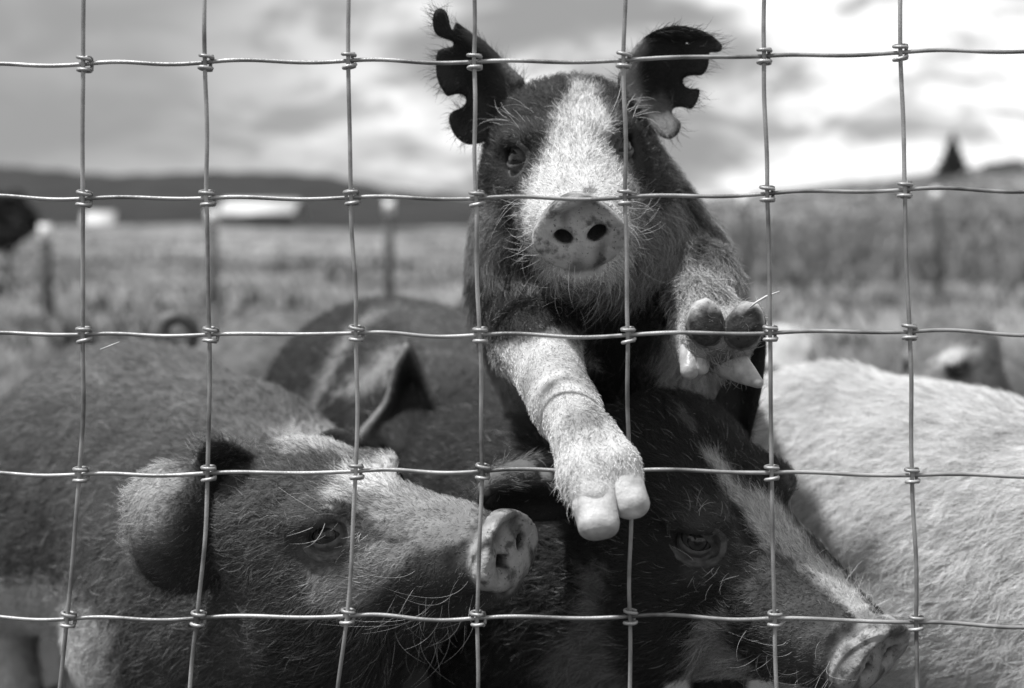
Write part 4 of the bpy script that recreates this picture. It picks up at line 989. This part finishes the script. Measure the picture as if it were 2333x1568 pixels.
# ------------------------------------------------------------------ woven wire fence in front
FY = 1.05
rows = [[-82, 148, 191, 146, 468, 142, 794, 138, 1080, 141, 1420, 137, 1740, 128, 2050, 120, 2360, 116],
        [-90, 449, 190, 453, 471, 452, 800, 450, 1085, 453, 1423, 450, 1747, 442, 2060, 433, 2372, 436],
        [-88, 761, 190, 763, 478, 763, 811, 760, 1093, 764, 1430, 764, 1754, 760, 2071, 757, 2385, 764],
        [-100, 1079, 182, 1082, 474, 1079, 811, 1075, 1099, 1075, 1434, 1073, 1757, 1078, 2077, 1084, 2392, 1088],
        [-128, 1407, 154, 1412, 450, 1410, 791, 1405, 1087, 1410, 1435, 1406, 1764, 1410, 2086, 1420, 2400, 1430]]
K = np.array(rows, float).reshape(5, 9, 2)
K = np.concatenate([K[:1] - [0, 310], K, K[-1:] + np.array([[-38, 338]] * 4 + [[0, 338]] * 2 + [[8, 338]] * 3), K[-1:] + np.array([[-60, 690]] * 4 + [[0, 690]] * 2 + [[12, 690]] * 3)])
K = np.concatenate([K[:, :1] - [310 * i, 1 * i] for i in (3, 2, 1)] + [K] + [K[:, -1:] + [312 * i, 2 * i] for i in (1, 2, 3)], 1)
nr, nc = K.shape[:2]
rf = np.random.default_rng(5)
W = P(K[..., 0], K[..., 1], FY + rf.normal(0, .0015, (nr, nc)))
fence = empty('wire_fence', (0, FY, 0), 'woven wire fence of square mesh with knotted crossings in front of the pigs', 'fence')
WR = .00158
def wavy(pts, n, amp, seed, axis, crimp):
    """spline through the knots with the slight bends of rolled fence wire"""
    r = np.random.default_rng(seed); out = []
    m = len(pts)
    for i in range(m - 1):
        p0, p1, p2, p3 = pts[max(i - 1, 0)], pts[i], pts[i + 1], pts[min(i + 2, m - 1)]
        a1 = r.normal(0, amp); a2 = r.normal(0, amp * .6)
        for t in np.linspace(0, 1, n, endpoint=False):
            q = .5 * ((2 * p1) + (-p0 + p2) * t + (2 * p0 - 5 * p1 + 4 * p2 - p3) * t * t + (-p0 + 3 * p1 - 3 * p2 + p3) * t ** 3)
            q = q + axis * (a1 * math.sin(math.pi * t) ** 2 + a2 * math.sin(2 * math.pi * t) + crimp * (.5 * math.sin(2 * math.pi * t) * (1 - .4 * t)))
            out.append(q)
    out.append(pts[-1]); return np.array(out)
for c_ in range(nc):     # upright stay wires run in front of the line wires
    pts = wavy(W[:, c_] + [0, -.0016, 0], 14, .0006, 100 + c_, np.array([1.0, 0, 0]), .0)
    v, t = tube(pts, WR, 10); link('stay_wire', new_mesh('stay_wire', v, t, M_WIRE), fence)
for r_ in range(nr):     # line wires, gently crimped
    pts = wavy(W[r_] + [0, .0016, 0], 20, .0005, 200 + r_, np.array([0, 0, 1.0]), .0022)
    v, t = tube(pts, WR * .98, 10); link('line_wire', new_mesh('line_wire', v, t, M_WIRE), fence)
def knot_mesh(seed):
    """hinge knot: a wire wrapped once round the stay above and once below the line wire"""
    r = np.random.default_rng(seed); parts = []
    for s_ in (1, -1):
        th = np.linspace(-.25, 2 * math.pi * .93, 34) + (math.pi * .15)
        rx, ry = .0046, .0033; tl = r.uniform(-.0006, .0006)
        x = rx * np.cos(th) + .0004; y = -.0004 + ry * np.sin(th); z = s_ * (.0046 + .0005 * np.sin(th)) + tl * np.cos(th) - s_ * .0012 * np.clip((th - 4.9) / 1.4, 0, 1)
        parts.append(tube(np.stack([x, y, z], 1), .00138, 8))
    th = np.linspace(0, 1, 10); parts.append(tube(np.stack([.0046 + 0 * th, .0030 + .0012 * np.sin(th * math.pi), .0046 - .0092 * th], 1), .00135, 8))
    v, t = join(parts); return new_mesh('knot', v, t, M_WIRE)
km = [knot_mesh(i) for i in range(4)]
for r_ in range(nr):
    for c_ in range(nc):
        o = link('knot', km[(r_ * 3 + c_) % 4], fence); o.matrix_parent_inverse = Matrix.Identity(4)
        o.location = Vector(W[r_, c_]) - fence.location
        dv = W[min(r_ + 1, nr - 1), c_] - W[max(r_ - 1, 0), c_]
        o.rotation_euler = (rf.normal(0, .06), -math.atan2(dv[0], -dv[2]) * .9 + rf.normal(0, .05), rf.normal(0, .18))

# bits of straw caught on the hoof and the wire
M_STRAW = grey_noise('straw', .45, .65, 60, .6)
def straw(pts, r, label):
    v, t = tube(np.array(pts), r, 6); o = link('straw', new_mesh('straw', v, t, M_STRAW)); o['label'] = label; o['category'] = 'straw'; o['group'] = 'bits of straw'
straw([P(1708, 702, 1.072), P(1722, 690, 1.068), P(1745, 676, 1.066), P(1776, 664, 1.066)], [.0006, .0009, .0009, .0004], 'thin straw sticking up from the raised hoof')
straw([P(228, 796, 1.06), P(250, 788, 1.06), P(272, 779, 1.06)], [.0003, .0005, .0003], 'tiny straw wisp left of the curled tail, in front of the dark pig')
